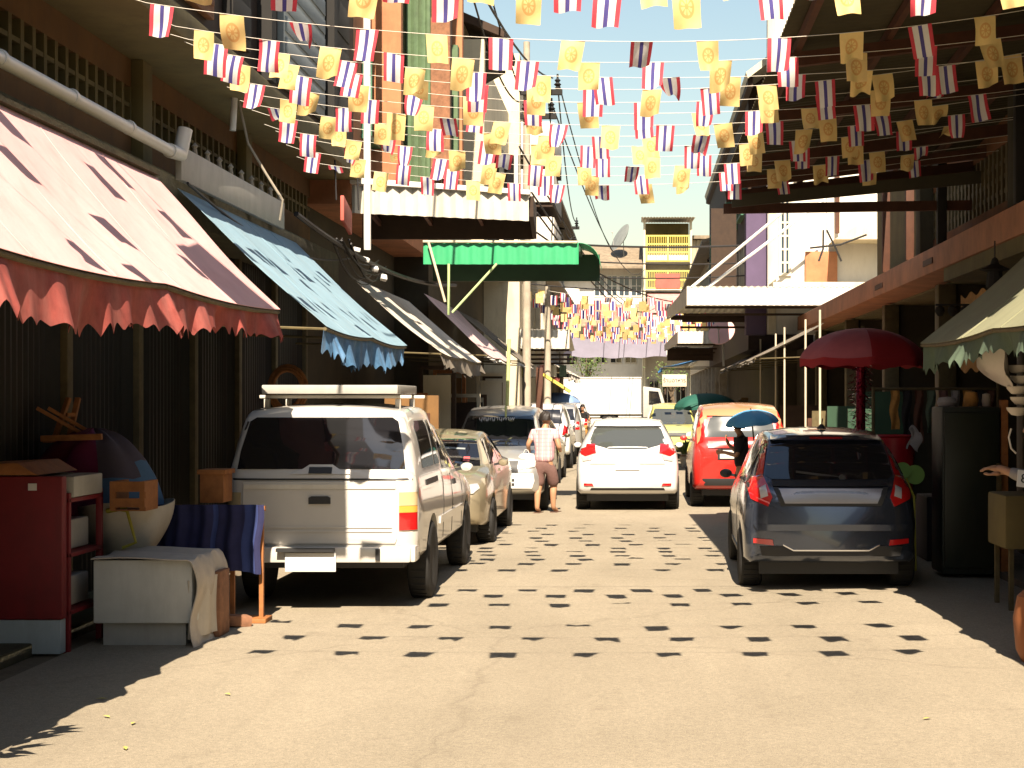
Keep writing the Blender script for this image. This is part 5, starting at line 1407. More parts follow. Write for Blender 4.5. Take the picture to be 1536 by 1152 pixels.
def face(root, c, f, s, hairlen=0.0):
    u = Vector((0,0,1))
    e = MB()
    for sg in (-1, 1): e.lathe([(0,-.010),(.009,-.006),(.011,0),(.009,.006),(0,.010)], c + f * .078 + s * sg * .032 + u * .015, 10)
    e.build('eyes', M['ink'], root, smooth=True)
    MB().bar(c + f * .083 - s * .022 - u * .058, c + f * .083 + s * .022 - u * .058, .012, .008).build('mouth', M['redcloth'], root)
    h = MB()
    def cap(a, b):
        th = a * 2 * math.pi; ph = b * (1.75)
        d = Vector((math.cos(th) * math.sin(ph), math.sin(th) * math.sin(ph), math.cos(ph)))
        k = d.x * f.x + d.y * f.y
        rr = .101 + .006 * math.sin(th * 7 + b * 9)
        p = c + Vector((d.x * rr, d.y * rr, d.z * rr * 1.12 + .022))
        if k > .35 and d.z < .55: p = c + (p - c) * .80
        if k < .3 and b > .8: p.z -= hairlen
        return p
    h.grid(cap, 28, 12)
    h.build('hair', M['hair'], root, smooth=True)

# walking person seen from behind, bag in the left hand, right forearm bent forward
pr = empty('person', (-1.50, 26.05, 0), R(-14), 'person in a pink plaid shirt and brown capri trousers walking with a white carrier bag', 'person')
J = {'pel': ((0,0,.86),(.085,.07)), 'waist': ((0,.01,1.02),(.10,.075)), 'chest': ((0,.015,1.22),(.135,.09)), 'neckb': ((0,.02,1.375),(.075,.07)), 'neck': ((0,.035,1.42),(.05,.05)),
     'shL': ((-.175,.01,1.33),(.06,.055)), 'elL': ((-.265,-.06,1.12),(.042,.042)), 'wrL': ((-.285,.09,.98),(.028,.026)),
     'shR': ((.175,.01,1.33),(.06,.055)), 'elR': ((.262,-.045,1.08),(.042,.042)), 'wrR': ((.215,.17,1.02),(.028,.026)),
     'hipL': ((-.085,0,.80),(.07,.07)), 'knL': ((-.10,.02,.47),(.062,.065)), 'anL': ((-.105,-.07,.085),(.036,.040)), 'toeL': ((-.115,.09,.03),(.042,.026)), 'calfL': ((-.105,-.045,.33),(.055,.058)),
     'hipR': ((.085,0,.80),(.07,.07)), 'knR': ((.11,.17,.48),(.062,.065)), 'anR': ((.10,.16,.085),(.036,.040)), 'toeR': ((.12,.33,.03),(.042,.026)), 'calfR': ((.105,.13,.33),(.055,.058))}
E = [('pel','waist'),('waist','chest'),('chest','neckb'),('neckb','neck'),('chest','shL'),('shL','elL'),('elL','wrL'),('chest','shR'),('shR','elR'),('elR','wrR'),
     ('pel','hipL'),('hipL','knL'),('knL','calfL'),('calfL','anL'),('anL','toeL'),('pel','hipR'),('hipR','knR'),('knR','calfR'),('calfR','anR'),('anR','toeR')]
hand(J, E, 'wrL', 'l', (.0,.2,-1), (0,1,0)); hand(J, E, 'wrR', 'r', (-.3,1,.1), (0,.2,1))
c_, f_, s_ = head(J, E, 'neck', (.0,.055,1.535), (.45,1,-.1))
skin('body', J, E, M['skin'], pr, 'pel')
face(pr, c_, f_, s_, .02)
J = {'hem': ((0,.0,.80),(.185,.155)), 'w': ((0,.01,.98),(.172,.138)), 'ch': ((0,.015,1.2),(.185,.135)), 'sh': ((0,.02,1.33),(.12,.095)), 'co': ((0,.028,1.395),(.072,.068)),
     'a': ((-.18,.01,1.32),(.08,.078)), 'b': ((-.225,-.012,1.17),(.077,.075)), 'c': ((.18,.01,1.32),(.08,.078)), 'd': ((.232,-.02,1.18),(.077,.075))}
skin('shirt', J, [('hem','w'),('w','ch'),('ch','sh'),('sh','co'),('sh','a'),('a','b'),('sh','c'),('c','d')], M['shirt'], pr, 'ch')
J = {'p': ((0,0,.90),(.15,.12)), 'q': ((0,0,.84),(.155,.125)), 'l1': ((-.09,0,.74),(.112,.112)), 'l2': ((-.105,.025,.42),(.095,.10)), 'r1': ((.09,.03,.74),(.112,.112)), 'r2': ((.115,.165,.43),(.095,.10))}
skin('trousers', J, [('p','q'),('q','l1'),('l1','l2'),('q','r1'),('r1','r2')], M['shorts'], pr, 'q')
sd_ = MB().box(-.165,-.06,-.13,.16,.0,.022).box(.055,.17,.10,.40,.0,.022)
sd_.build('sandals', M['sandal'], pr, bevel=.008)
# the carrier bag is a thing of its own
b = MB()
def bagf(u, v):
    a = u * 2 * math.pi
    k = (.05 + .15 * math.sin(min(1, v * 1.15) * math.pi * .5) ** .7) * (1 if v < .93 else (1 - v) / .07)
    return (1.25 * k * math.cos(a) * (1 + .10 * math.sin(a * 5 + v * 6)), k * .62 * math.sin(a) * (1 + .10 * math.sin(a * 4)), -.34 * v)
b.grid(bagf, 28, 14)
b.tube([(-.05,0,-.01),(-.02,0,.06),(.02,0,.06),(.05,0,-.01)], .008, 6)
o = b.build('carrier_bag', M['bag'], None, smooth=True, angle=60); o.location = (-1.80, 26.10, .98)
tag(o, 'full white plastic carrier bag hanging from the walking person', 'bag')

# person under the blue umbrella between the red and the dark car
pr = empty('person', (1.62, 24.6, 0), R(80), 'person in black clothes holding a blue umbrella behind the dark hatchback', 'person')
J = {'pel': ((0,0,.82),(.085,.07)), 'waist': ((0,.01,.98),(.095,.07)), 'chest': ((0,.015,1.14),(.145,.10)), 'neckb': ((0,.02,1.29),(.07,.065)), 'neck': ((0,.03,1.34),(.048,.048)),
     'shL': ((-.165,.01,1.25),(.055,.05)), 'elL': ((-.22,.05,1.0),(.04,.04)), 'wrL': ((-.18,.25,1.05),(.027,.025)), 'shR': ((.165,.01,1.25),(.055,.05)), 'elR': ((.22,.06,1.0),(.04,.04)), 'wrR': ((.12,.22,1.16),(.027,.025)),
     'hipL': ((-.08,0,.76),(.095,.095)), 'knL': ((-.09,.03,.44),(.06,.06)), 'anL': ((-.09,-.02,.08),(.036,.038)), 'toeL': ((-.1,.13,.03),(.04,.025)),
     'hipR': ((.08,0,.76),(.095,.095)), 'knR': ((.09,.08,.44),(.06,.06)), 'anR': ((.09,.05,.08),(.036,.038)), 'toeR': ((.1,.2,.03),(.04,.025))}
E = [('pel','waist'),('waist','chest'),('chest','neckb'),('neckb','neck'),('chest','shL'),('shL','elL'),('elL','wrL'),('chest','shR'),('shR','elR'),('elR','wrR'),('pel','hipL'),('hipL','knL'),('knL','anL'),('anL','toeL'),('pel','hipR'),('hipR','knR'),('knR','anR'),('anR','toeR')]
hand(J, E, 'wrR', 'r', (-.2,.4,1), (-1,0,0)); hand(J, E, 'wrL', 'l', (.3,1,0), (0,0,1))
c_, f_, s_ = head(J, E, 'neck', (0,.05,1.45), (.3,1,0))
skin('body', J, E, M['skin'], pr, 'pel'); face(pr, c_, f_, s_, .05)
J = {'hem': ((0,0,.78),(.16,.135)), 'w': ((0,.01,.96),(.15,.12)), 'ch': ((0,.015,1.13),(.175,.125)), 'sh': ((0,.02,1.25),(.115,.09)), 'co': ((0,.028,1.31),(.068,.064)), 'a': ((-.17,.01,1.24),(.075,.07)), 'b': ((-.215,.045,1.03),(.06,.06)), 'c': ((.17,.01,1.24),(.075,.07)), 'd': ((.215,.055,1.03),(.06,.06))}
skin('shirt', J, [('hem','w'),('w','ch'),('ch','sh'),('sh','co'),('sh','a'),('a','b'),('sh','c'),('c','d')], M['darkcloth'], pr, 'ch')
J = {'p': ((0,0,.84),(.145,.115)), 'q': ((0,0,.78),(.15,.12)), 'l1': ((-.085,0,.7),(.105,.105)), 'l2': ((-.09,0,.14),(.07,.07)), 'r1': ((.085,.02,.7),(.105,.105)), 'r2': ((.09,.06,.14),(.07,.07))}
skin('trousers', J, [('p','q'),('q','l1'),('l1','l2'),('q','r1'),('r1','r2')], M['darkcloth'], pr, 'q')
h = MB().lathe([(0,1.60),(.09,1.59),(.115,1.53),(.12,1.49),(.19,1.475),(.19,1.465),(.11,1.475)], (0,.04,0), 20)
h.build('sun_hat', M['darkcloth'], pr, smooth=True)

M['umblue'] = mat('blue_umbrella_cloth', (.10,.36,.58), .55, var=.12, sc=2, trans=.15)
M['umgreen'] = mat('dark_green_umbrella_cloth', (.015,.10,.07), .7, var=.15, trans=.1)
M['umred'] = mat('dark_red_parasol_cloth', (.42,.02,.025), .8, var=.15, sc=3, trans=.15)
M['umpale'] = mat('pale_blue_umbrella_cloth', (.25,.38,.62), .7, var=.1, trans=.15)
def umbrella(name, label, c, r, h, m, pole_len, tilt=(0,0), ribs=8, edge=.0, cat='umbrella', m2=None, pole_r=.012):
    """cloth dome with ribs and a pole; c = top of the dome"""
    o = empty(name, (c[0], c[1], c[2] - pole_len), 0, label, cat)
    rot = Euler((tilt[0], tilt[1], 0)).to_matrix()
    def W(p): return Vector(c) + rot @ Vector(p)
    n = ribs * 6
    def dome(u, v):
        a = u * 2 * math.pi
        scal = 1 - .07 * (abs(math.sin(a * ribs / 2))) * v
        rr = r * math.sin(v * 1.35) / math.sin(1.35) * scal
        return W((rr * math.cos(a), rr * math.sin(a), -h * (1 - math.cos(v * 1.35)) / (1 - math.cos(1.35)) - .02 * abs(math.sin(a * ribs / 2)) * v))
    d = MB()
    d.grid(dome, n, 10, .003)
    mats = [m]
    if m2:
        mats = [m, m2]
        per = len(d.f)
        nu, nv = n, 10
        d.m = [(1 if (((f % (nu*nv)) // nv) // 6) in (4, 5) else 0) for f in range(per)]
    P(d, 'canopy', mats, o, smooth=True, angle=60)
    if edge:
        def val(u, v):
            p = dome(u, 1.0); p = Vector(p); p.z -= edge * v * (1 + .15 * math.sin(u * 80)); return p
        P(MB().grid(val, n * 2, 2, .002), 'valance', mats[0], o, smooth=True, angle=60)
    rb = MB()
    for k in range(ribs):
        u = (k) / ribs
        rb.tube([Vector(dome(u, v)) - Vector((0,0,.012)) for v in (.05,.3,.55,.8,.99)], .004, 5)
    P(rb, 'ribs', M['greymetal'], o)
    P(MB().tube([W((0,0,.03)), W((0,0,-pole_len))], pole_r, 10), 'pole', M['post'], o, smooth=True)
    return o
umbrella('umbrella', 'blue umbrella held over the person in black', (1.74, 24.4, 1.70), .41, .21, M['umblue'], .72, (R(4), R(-6)))
umbrella('parasol', 'large dark red market parasol on a tinsel wrapped post', (2.87, 20.3, 2.76), .80, .38, M['umred'], 2.76, (0,0), 8, .10, 'parasol', m2=mat('rose_red_parasol_cloth', (.58,.14,.15), .8, var=.15, trans=.15), pole_r=.03)
umbrella('parasol', 'dark green parasol over the potted plants on the right', (2.05, 47, 2.05), .95, .40, M['umgreen'], 2.05, (0,0), 8, .08, 'parasol')
umbrella('umbrella', 'pale blue umbrella beside the box truck at the far left', (-3.2, 64, 2.15), .95, .38, M['umpale'], 2.15, (0,0), 8, .05, 'umbrella')
# red tinsel post that carries the parasol
M['tinsel'] = mat('red_tinsel', (.25,.006,.03), .25, .6, var=.5, sc=40)
tn = MB()
r_ = random.Random(2)
for k in range(900):
    z = r_.uniform(.3, 2.3); a = r_.uniform(0, 6.28); rr = r_.uniform(.06, .125)
    p = Vector((2.80 + math.cos(a)*rr, 20.0 + math.sin(a)*rr, z)); d = Vector((math.cos(a)*.05, math.sin(a)*.05, r_.uniform(-.05,.02)))
    s = Vector((-math.sin(a), math.cos(a), r_.uniform(-.5,.5))) * .007
    tn.add([p - s, p + s, p + d + s, p + d - s], [[0,1,2,3]])
tn.lathe([(.06,.0),(.06,2.3)], (2.80,20.0,0), 12)
o = tn.build('tinsel_post', M['tinsel'], None, fix=False); tag(o, 'post wrapped in dark red glittering tinsel under the red parasol', 'post')
o = MB().box(2.55,3.05,19.75,20.25,.0,.09).build('post_base', M['concrete'], None, bevel=.02); tag(o, 'square concrete foot of the tinsel post', 'base')

# motorbike rider far down the street
mb_ = empty('motorbike', (-2.15, 60, 0), R(170), 'far motorbike ridden toward the camera past the left parked cars', 'motorbike')
mb_.location.x = -2.15 + .10
def motorbike(root, col_m):
    for y in (-.62, .62):
        wo = MB().lathe([(.20,-.04),(.27,-.045),(.29,-.02),(.29,.02),(.27,.045),(.20,.04)], (0,y,.29), 24, (0,R(90),0)).build('wheel', M['rubber'], root, smooth=True)
        rm = MB().lathe([(.20,-.02),(.215,0),(.20,.02)], (0,y,.29), 24, (0,R(90),0))
        for k in range(8):
            a = k * math.pi / 4; rm.bar((0,y,.29), (0,y+math.cos(a)*.2,.29+math.sin(a)*.2), .012)
        rm.build('rim', M['alloy'], wo, smooth=True)
    MB().prism([(-.75,.62),(-.1,.58),(.15,.42),(.42,.55),(.50,.85),(.38,.95),(.25,.60),(.0,.68),(-.1,.75),(-.75,.80)], 'X', -.11, .11).build('bodywork', col_m, root, bevel=.03)
    MB().box(-.13,.13,-.72,.02,.76,.83).build('saddle', M['plastic'], root, bevel=.03)
    MB().tube([(-.34,.30,1.03),(-.15,.42,1.0),(.15,.42,1.0),(.34,.30,1.03)], .015).tube([(0,.40,1.0),(0,.62,.29)], .025).build('handlebar', M['greymetal'], root, smooth=True)
    MB().lathe([(0,.07),(.06,.06),(.085,0),(.06,-.06)], (0,.50,.88), 14, (R(-90),0,0)).build('headlight', M['lclear'], root, smooth=True)
    MB().box(-.09,.09,.20,-.25,.30,.46).build('engine', M['plastic'], root, bevel=.02)
    for sx in (-1,1): MB().tube([(sx*.24,.36,1.03),(sx*.30,.36,1.18)], .008).lathe([(0,-.012),(.05,-.012),(.05,.012),(0,.012)], (sx*.31,.36,1.22), 12, (R(90),0,0)).build('mirror', M['plastic'], root, smooth=True)
motorbike(mb_, M['p_brown'])
pr = empty('person', (-2.05, 60, 0), R(170), 'person in a black shirt and orange trousers riding the far motorbike', 'person')
J = {'pel': ((0,-.28,.88),(.09,.08)), 'waist': ((0,-.24,1.03),(.10,.08)), 'chest': ((0,-.18,1.24),(.16,.11)), 'neckb': ((0,-.14,1.39),(.07,.07)), 'neck': ((0,-.12,1.43),(.05,.05)),
     'shL': ((-.19,-.15,1.34),(.06,.055)), 'elL': ((-.30,.02,1.12),(.045,.045)), 'wrL': ((-.31,.24,1.06),(.03,.028)), 'shR': ((.19,-.15,1.34),(.06,.055)), 'elR': ((.30,.02,1.12),(.045,.045)), 'wrR': ((.31,.24,1.06),(.03,.028)),
     'hipL': ((-.09,-.24,.86),(.10,.10)), 'knL': ((-.17,.14,.78),(.07,.07)), 'anL': ((-.17,.02,.38),(.04,.04)), 'toeL': ((-.17,.16,.33),(.042,.028)), 'hipR': ((.09,-.24,.86),(.10,.10)), 'knR': ((.17,.14,.78),(.07,.07)), 'anR': ((.17,.02,.38),(.04,.04)), 'toeR': ((.17,.16,.33),(.042,.028))}
E = [('pel','waist'),('waist','chest'),('chest','neckb'),('neckb','neck'),('chest','shL'),('shL','elL'),('elL','wrL'),('chest','shR'),('shR','elR'),('elR','wrR'),('pel','hipL'),('hipL','knL'),('knL','anL'),('anL','toeL'),('pel','hipR'),('hipR','knR'),('knR','anR'),('anR','toeR')]
hand(J, E, 'wrR', 'r', (0,1,-.3), (-1,0,0)); hand(J, E, 'wrL', 'l', (0,1,-.3), (1,0,0))
c_, f_, s_ = head(J, E, 'neck', (0,-.09,1.55), (0,1,0))
skin('body', J, E, M['skin'], pr, 'pel'); face(pr, c_, f_, s_, 0)
J = {'hem': ((0,-.27,.90),(.165,.145)), 'w': ((0,-.23,1.05),(.155,.125)), 'ch': ((0,-.18,1.23),(.185,.13)), 'sh': ((0,-.15,1.34),(.12,.09)), 'co': ((0,-.13,1.40),(.068,.064)), 'a': ((-.19,-.14,1.33),(.075,.07)), 'b': ((-.25,-.06,1.21),(.065,.065)), 'c': ((.19,-.14,1.33),(.075,.07)), 'd': ((.25,-.06,1.21),(.065,.065))}
skin('shirt', J, [('hem','w'),('w','ch'),('ch','sh'),('sh','co'),('sh','a'),('a','b'),('sh','c'),('c','d')], M['darkcloth'], pr, 'ch')
J = {'q': ((0,-.27,.87),(.155,.135)), 'l1': ((-.1,-.2,.85),(.112,.112)), 'l2': ((-.17,.14,.78),(.085,.085)), 'l3': ((-.17,.05,.5),(.065,.065)), 'r1': ((.1,-.2,.85),(.112,.112)), 'r2': ((.17,.14,.78),(.085,.085)), 'r3': ((.17,.05,.5),(.065,.065))}
skin('trousers', J, [('q','l1'),('l1','l2'),('l2','l3'),('q','r1'),('r1','r2'),('r2','r3')], M['ochrecloth'], pr, 'q')

# person half out of the frame at the right edge, arm stretched over a stall
cd = empty('price_card', (3.0, 12.3, 1.25), 0, 'white price card reading 85 under the grey sleeve at the right edge', 'card')
P(MB().obox((3.0,12.3,1.24), (.15,.01,.13), (R(-12),R(8),0)), 'card', M['plate'], cd)
text('85', .10, M['ink'], cd, (0,-.008,-.01), (R(78),R(8),0), 'number')
P(MB().tube([(3.0,12.31,1.30),(3.02,12.32,1.42)], .004), 'string', M['string'], cd)
pr = empty('person', (3.36, 12.75, .012), R(78), 'person with light grey sleeves reaching in from the right edge', 'person')
J = {'pel': ((0,0,.92),(.09,.08)), 'waist': ((0,.02,1.08),(.10,.08)), 'chest': ((0,.07,1.30),(.16,.11)), 'neckb': ((0,.12,1.45),(.07,.07)), 'neck': ((0,.14,1.50),(.05,.05)),
     'shL': ((-.19,.08,1.40),(.06,.055)), 'elL': ((-.27,.22,1.20),(.045,.045)), 'wrL': ((-.22,.45,1.30),(.03,.028)), 'shR': ((.19,.08,1.40),(.06,.055)), 'elR': ((.27,.22,1.20),(.045,.045)), 'wrR': ((.20,.42,1.26),(.03,.028)),
     'hipL': ((-.09,0,.86),(.10,.10)), 'knL': ((-.10,.03,.48),(.07,.07)), 'anL': ((-.1,-.02,.09),(.04,.04)), 'toeL': ((-.11,.13,.04),(.042,.028)), 'hipR': ((.09,0,.86),(.10,.10)), 'knR': ((.10,.06,.48),(.07,.07)), 'anR': ((.1,.04,.09),(.04,.04)), 'toeR': ((.11,.19,.04),(.042,.028))}
E = [('pel','waist'),('waist','chest'),('chest','neckb'),('neckb','neck'),('chest','shL'),('shL','elL'),('elL','wrL'),('chest','shR'),('shR','elR'),('elR','wrR'),('pel','hipL'),('hipL','knL'),('knL','anL'),('anL','toeL'),('pel','hipR'),('hipR','knR'),('knR','anR'),('anR','toeR')]
hand(J, E, 'wrR', 'r', (0,1,-.3), (-1,0,0)); hand(J, E, 'wrL', 'l', (0,1,.0), (1,0,0))
c_, f_, s_ = head(J, E, 'neck', (0,.18,1.61), (0,1,-.2))
skin('body', J, E, M['skin'], pr, 'pel'); face(pr, c_, f_, s_, .02)
J = {'hem': ((0,0,.88),(.165,.145)), 'w': ((0,.02,1.08),(.155,.125)), 'ch': ((0,.07,1.28),(.185,.13)), 'sh': ((0,.10,1.39),(.12,.09)), 'co': ((0,.125,1.46),(.068,.064)), 'a': ((-.19,.08,1.39),(.075,.07)), 'b': ((-.27,.22,1.21),(.062,.062)), 'b2': ((-.225,.40,1.28),(.045,.045)), 'c': ((.19,.08,1.39),(.075,.07)), 'd': ((.27,.22,1.21),(.062,.062)), 'd2': ((.21,.38,1.25),(.045,.045))}
skin('shirt', J, [('hem','w'),('w','ch'),('ch','sh'),('sh','co'),('sh','a'),('a','b'),('b','b2'),('sh','c'),('c','d'),('d','d2')], M['greycloth'], pr, 'ch')
J = {'p': ((0,0,.94),(.15,.125)), 'q': ((0,0,.87),(.155,.135)), 'l1': ((-.095,.01,.75),(.112,.112)), 'l2': ((-.1,.0,.14),(.075,.075)), 'r1': ((.095,.02,.75),(.112,.112)), 'r2': ((.1,.05,.14),(.075,.075))}
skin('trousers', J, [('p','q'),('q','l1'),('l1','l2'),('q','r1'),('r1','r2')], M['darkcloth'], pr, 'q')

# ------------------------------------------------------------------ goods at near left
M['cabred'] = mat('deep_red_paint', (.20,.008,.012), .55, var=.25, sc=3, stain=.5, stain_c=(.07,.012,.01))
M['cabblue'] = mat('pale_blue_paint', (.38,.44,.46), .6, var=.12, sc=4, stain=.3)
M['wood'] = mat('orange_brown_wood', (.34,.13,.035), .7, var=.3, sc=12)
M['tubwhite'] = mat('dusty_white_plastic', (.58,.52,.42), .5, var=.15, sc=4, stain=.3, stain_c=(.3,.24,.16))
M['clothdusty'] = mat('dusty_cream_cloth', (.52,.46,.38), .9, var=.2, sc=5, bump=.5, bsc=12)
M['navy'] = mat('navy_blue_cloth', (.018,.02,.075), .9, var=.3, sc=5)
M['navy2'] = mat('royal_blue_cloth', (.035,.055,.18), .9, var=.25, sc=5)
M['rope'] = mat('yellow_strap', (.42,.36,.04), .7, var=.2, sc=10)
cb = empty('red_cabinet', (-4.4, 11.7, 0), 0, 'tall deep red cabinet with a pale blue base at the left edge', 'cabinet')
P(MB().box(-5.3, -4.13, 11.5, 11.6, .27, 1.30), 'cabinet_body', M['cabred'], cb, bevel=.012)
P(MB().box(-5.3, -4.145, 11.51, 11.62, .02, .267), 'base', M['cabblue'], cb, bevel=.01)
P(MB().prism([(-5.3,1.31),(-4.3,1.31),(-4.45,1.40),(-5.3,1.36)], 'Y', 11.48, 12.32), 'top_board', M['wood'], cb, bevel=.008)
P(MB().box(-4.37,-4.31,11.488,11.497,1.20,1.25), 'paper_tag', M['sticker'], cb)
rk = empty('red_rack', (-4.4, 12.0, 0), 0, 'red wooden rack with grey shelves beside the red cabinet', 'rack')
for x in (-4.75, -4.18):
    for y in (11.66, 12.36): P(MB().box(x, x + .045, y, y + .045, 0, 1.17), 'leg', M['cabred'], rk, bevel=.005)
for z in (.28, .70, 1.10):
    P(MB().box(-4.75, -4.135, 11.66, 12.405, z, z + .03), 'shelf', M['cabred'], rk, bevel=.004)
    if z < 1: P(MB().obox((-4.42, 12.02, z + .15), (.42,.55,.22)), 'crate', M['greymetal'], rk, bevel=.015)
o = MB().box(-4.60, -4.12, 11.72, 12.35, 1.135, 1.29).build('grey_box', M['greymetal'], None, bevel=.015); tag(o, 'dusty grey box on top of the red rack', 'box')
# cloth dome of a folded market umbrella over the heap
M['patchwork'] = mat('patchwork', (.2,.1,.1), .85, var=.2)
dm = MB(); NU = 32
def heap(u, v):
    a = u * 2 * math.pi; v2 = v * 1.4
    r0 = 1.0 * math.sin(v2) / math.sin(1.4) * (1 - .06 * abs(math.sin(a * 4)) * v)
    return (-4.52 + r0 * .60 * math.cos(a), 13.3 + r0 * .55 * math.sin(a), 1.60 - .66 * (1 - math.cos(v2)) / (1 - math.cos(1.4)) + .02 * math.sin(a * 9 + v * 7) - .05 * v * abs(math.sin(a * 4)))
dm.grid(heap, NU, 14, .004)
dm.m = [[0,0,3,3,3,2,2,2][min(7, int(((f % (NU*14)) // 14) / NU * 8))] for f in range(len(dm.f))]
def seg(f):
    u = ((f % (NU*14)) // 14) / NU
    v = (f % 14) / 14
    if u > .93 or u < .13: return 3 if v > .5 else 2
    if .80 < u <= .93: return 2 if v < .65 else 3
    if .70 < u <= .80: return 1
    return 0
dm.m = [seg(f) for f in range(len(dm.f))]
o = dm.build('parasol_cloth', [mat('crimson_cloth', (.13,.006,.012), .85, var=.2), mat('magenta_cloth', (.17,.012,.07), .85, var=.2), mat('grey_violet_cloth', (.09,.075,.10), .85, var=.2), mat('sky_blue_cloth', (.08,.17,.30), .85, var=.2)], None, smooth=True, angle=60)
tag(o, 'patchwork parasol cloth in crimson, magenta, grey and blue spread over a heap', 'parasol cloth')
# crossed wooden stand on top
ws_ = empty('folding_stand', (-4.35, 13.2, 1.6), 0, 'folded wooden trestle stand lying crossed on top of the parasol cloth', 'stand')
bz = lambda px, py, Y: at(px, py, Y)
for k, (a, b) in enumerate((((55,612),(140,660)), ((72,612),(152,658)), ((82,658),(103,597)), ((105,652),(117,597)))):
    Y = 13.1 + .08 * (k % 2) + (.0 if k < 2 else .09)
    P(MB().bar(at(*a, Y), at(*b, Y + .15), .045, .03), 'stick', M['wood'], ws_, bevel=.004)
P(MB().bar(at(62,658,13.0), at(153,655,13.05), .07, .05), 'rail', M['wood'], ws_, bevel=.006)
P(MB().bar(at(66,660,13.4), at(150,657,13.4), .07, .05), 'rail', M['wood'], ws_, bevel=.006)
P(MB().bar(at(100,622,13.15), at(112,622,13.2), .03), 'cross_piece', M['wood'], ws_)
# tub, crate and table
tb = empty('white_tub', (-3.75, 13.0, .72), 0, 'bulging white plastic sack like tub with yellow strap under the cloth heap', 'tub')
def tubf(u, v):
    a = u * 2 * math.pi
    k = .15 + .85 * math.sin(min(1, .25 + v * .75) * math.pi * .5)
    return (-4.14 + .37 * k * math.cos(a) * (1 + .02 * math.sin(a * 6)), 12.98 + .42 * k * math.sin(a), .58 + .44 * v + .02 * math.sin(a * 3))
P(MB().grid(tubf, 36, 12, .008), 'tub', M['tubwhite'], tb, smooth=True, angle=60)
P(MB().tube([(-4.05,12.52,1.08),(-3.98,12.50,.98),(-3.94,12.48,.86),(-3.90,12.46,.74),(-4.0,12.44,.70)], .013, 6).tube([(-4.15,12.54,.98),(-4.05,12.5,1.0),(-3.98,12.5,.99)], .02, 6), 'strap', M['rope'], tb, smooth=True)
cr = empty('small_crate', (-4.0, 12.62, 1.05), 0, 'small open wooden crate in front of the white tub', 'crate')
q = MB().box(-4.07,-3.80,12.36,12.38,1.14,1.22).box(-4.07,-3.80,12.36,12.38,1.02,1.09).box(-3.84,-3.80,12.38,12.7,1.0,1.22).box(-4.07,-4.03,12.38,12.7,1.0,1.22).box(-4.07,-3.80,12.38,12.7,.99,1.0).box(-4.07,-4.03,12.355,12.36,1.0,1.22).box(-3.84,-3.80,12.355,12.36,1.0,1.22)
P(q, 'slats', M['wood'], cr)
cr2 = empty('wooden_box', (-3.56, 13.5, 1.0), 0, 'little wooden box peeping out behind the parasol cloth', 'box')
P(MB().box(-3.70,-3.50,13.55,13.85,.98,1.24).box(-3.72,-3.48,13.53,13.87,1.22,1.26), 'box', M['wood'], cr2, bevel=.006)
tbk = empty('covered_table', (-3.7, 12.1, 0), 0, 'low white box table under a stiff dusty cream cloth', 'table')
P(MB().box(-4.06, -3.32, 11.95, 12.75, .18, .655), 'white_box', mat('white_foam_box', (.60,.60,.55), .6, var=.1, sc=4, stain=.25), tbk, bevel=.015)
P(MB().box(-4.0, -3.38, 12.0, 12.7, .012, .177), 'plinth', M['greymetal'], tbk)
P(MB().box(-3.36, -3.23, 12.4, 12.7, .012, .52), 'brick_block', M['brick'], tbk, bevel=.01)
def clothf(u, v):
    # over the top and down the street side
    s = u * 1.45
    if s < .74: x, z = -4.06 + s, .67
    else:
        t = s - .74; x, z = -3.315 + .035 * math.sin(t * 9) + .06 * t, .67 - t
    y = 11.90 + .92 * v
    if s > .74: z += -.10 * (1 - v) * 0 + .12 * v * (s - .74) + .02 * math.sin(v * 12)
    return (x + .008 * math.sin(v * 17), y + .02 * math.sin(u * 11), z + .008 * math.sin(u * 9 + v * 13))
P(MB().grid(clothf, 40, 24, .008), 'tablecloth', M['clothdusty'], tbk, smooth=True, angle=50)
P(MB().grid(lambda u, v: (-3.35 + .10 * u + .012 * math.sin(u * 14), 11.94 + .5 * u + .02 * math.sin(v * 3), .50 - .44 * v), 24, 8, .006), 'hanging_rag', M['tubwhite'], tbk, smooth=True)
# blue cloth over a wooden frame
bf = empty('clothes_frame', (-3.4, 13.3, 0), 0, 'navy blue cloth draped over a wooden frame beside the pickup', 'frame')
for x, y in ((-3.92,13.3),(-3.62,13.25),(-3.38,13.3),(-3.13,13.26)):
    P(MB().box(x, x + .035, y, y + .035, .012, .97), 'leg', M['wood'], bf)
P(MB().bar((-3.95,13.3,.96), (-3.08,13.27,.95), .04), 'rail', M['wood'], bf)
def navyf(u, v):
    x = -3.96 + .88 * u; 
    return (x + .01 * math.sin(v * 8) - .03 * v * u, 13.22 + .02 * math.sin(u * 24) + .012 * math.sin(u * 51) - .02 * v, .985 - v * (.56 + .02 * math.sin(u * 7)))
nv_ = MB().grid(navyf, 60, 12, .004); nv_.m = [1 if (.80 < ((f % 720) // 12) / 60 < .95) or (.5 < ((f % 720) // 12) / 60 < .56) else 0 for f in range(len(nv_.f))]
P(nv_, 'cloth', [M['navy'], M['navy2']], bf, smooth=True, angle=50)
P(MB().box(-3.98,-3.05,13.15,13.4,.012,.05), 'foot_board', M['wood'], bf, bevel=.006)
o = MB().obox((-3.25,13.0,.06), (.22,.16,.09), (0,.1,.5)).build('brick_lump', M['brick'], None, bevel=.02); tag(o, 'loose brick on the ground in front of the blue cloth', 'brick')
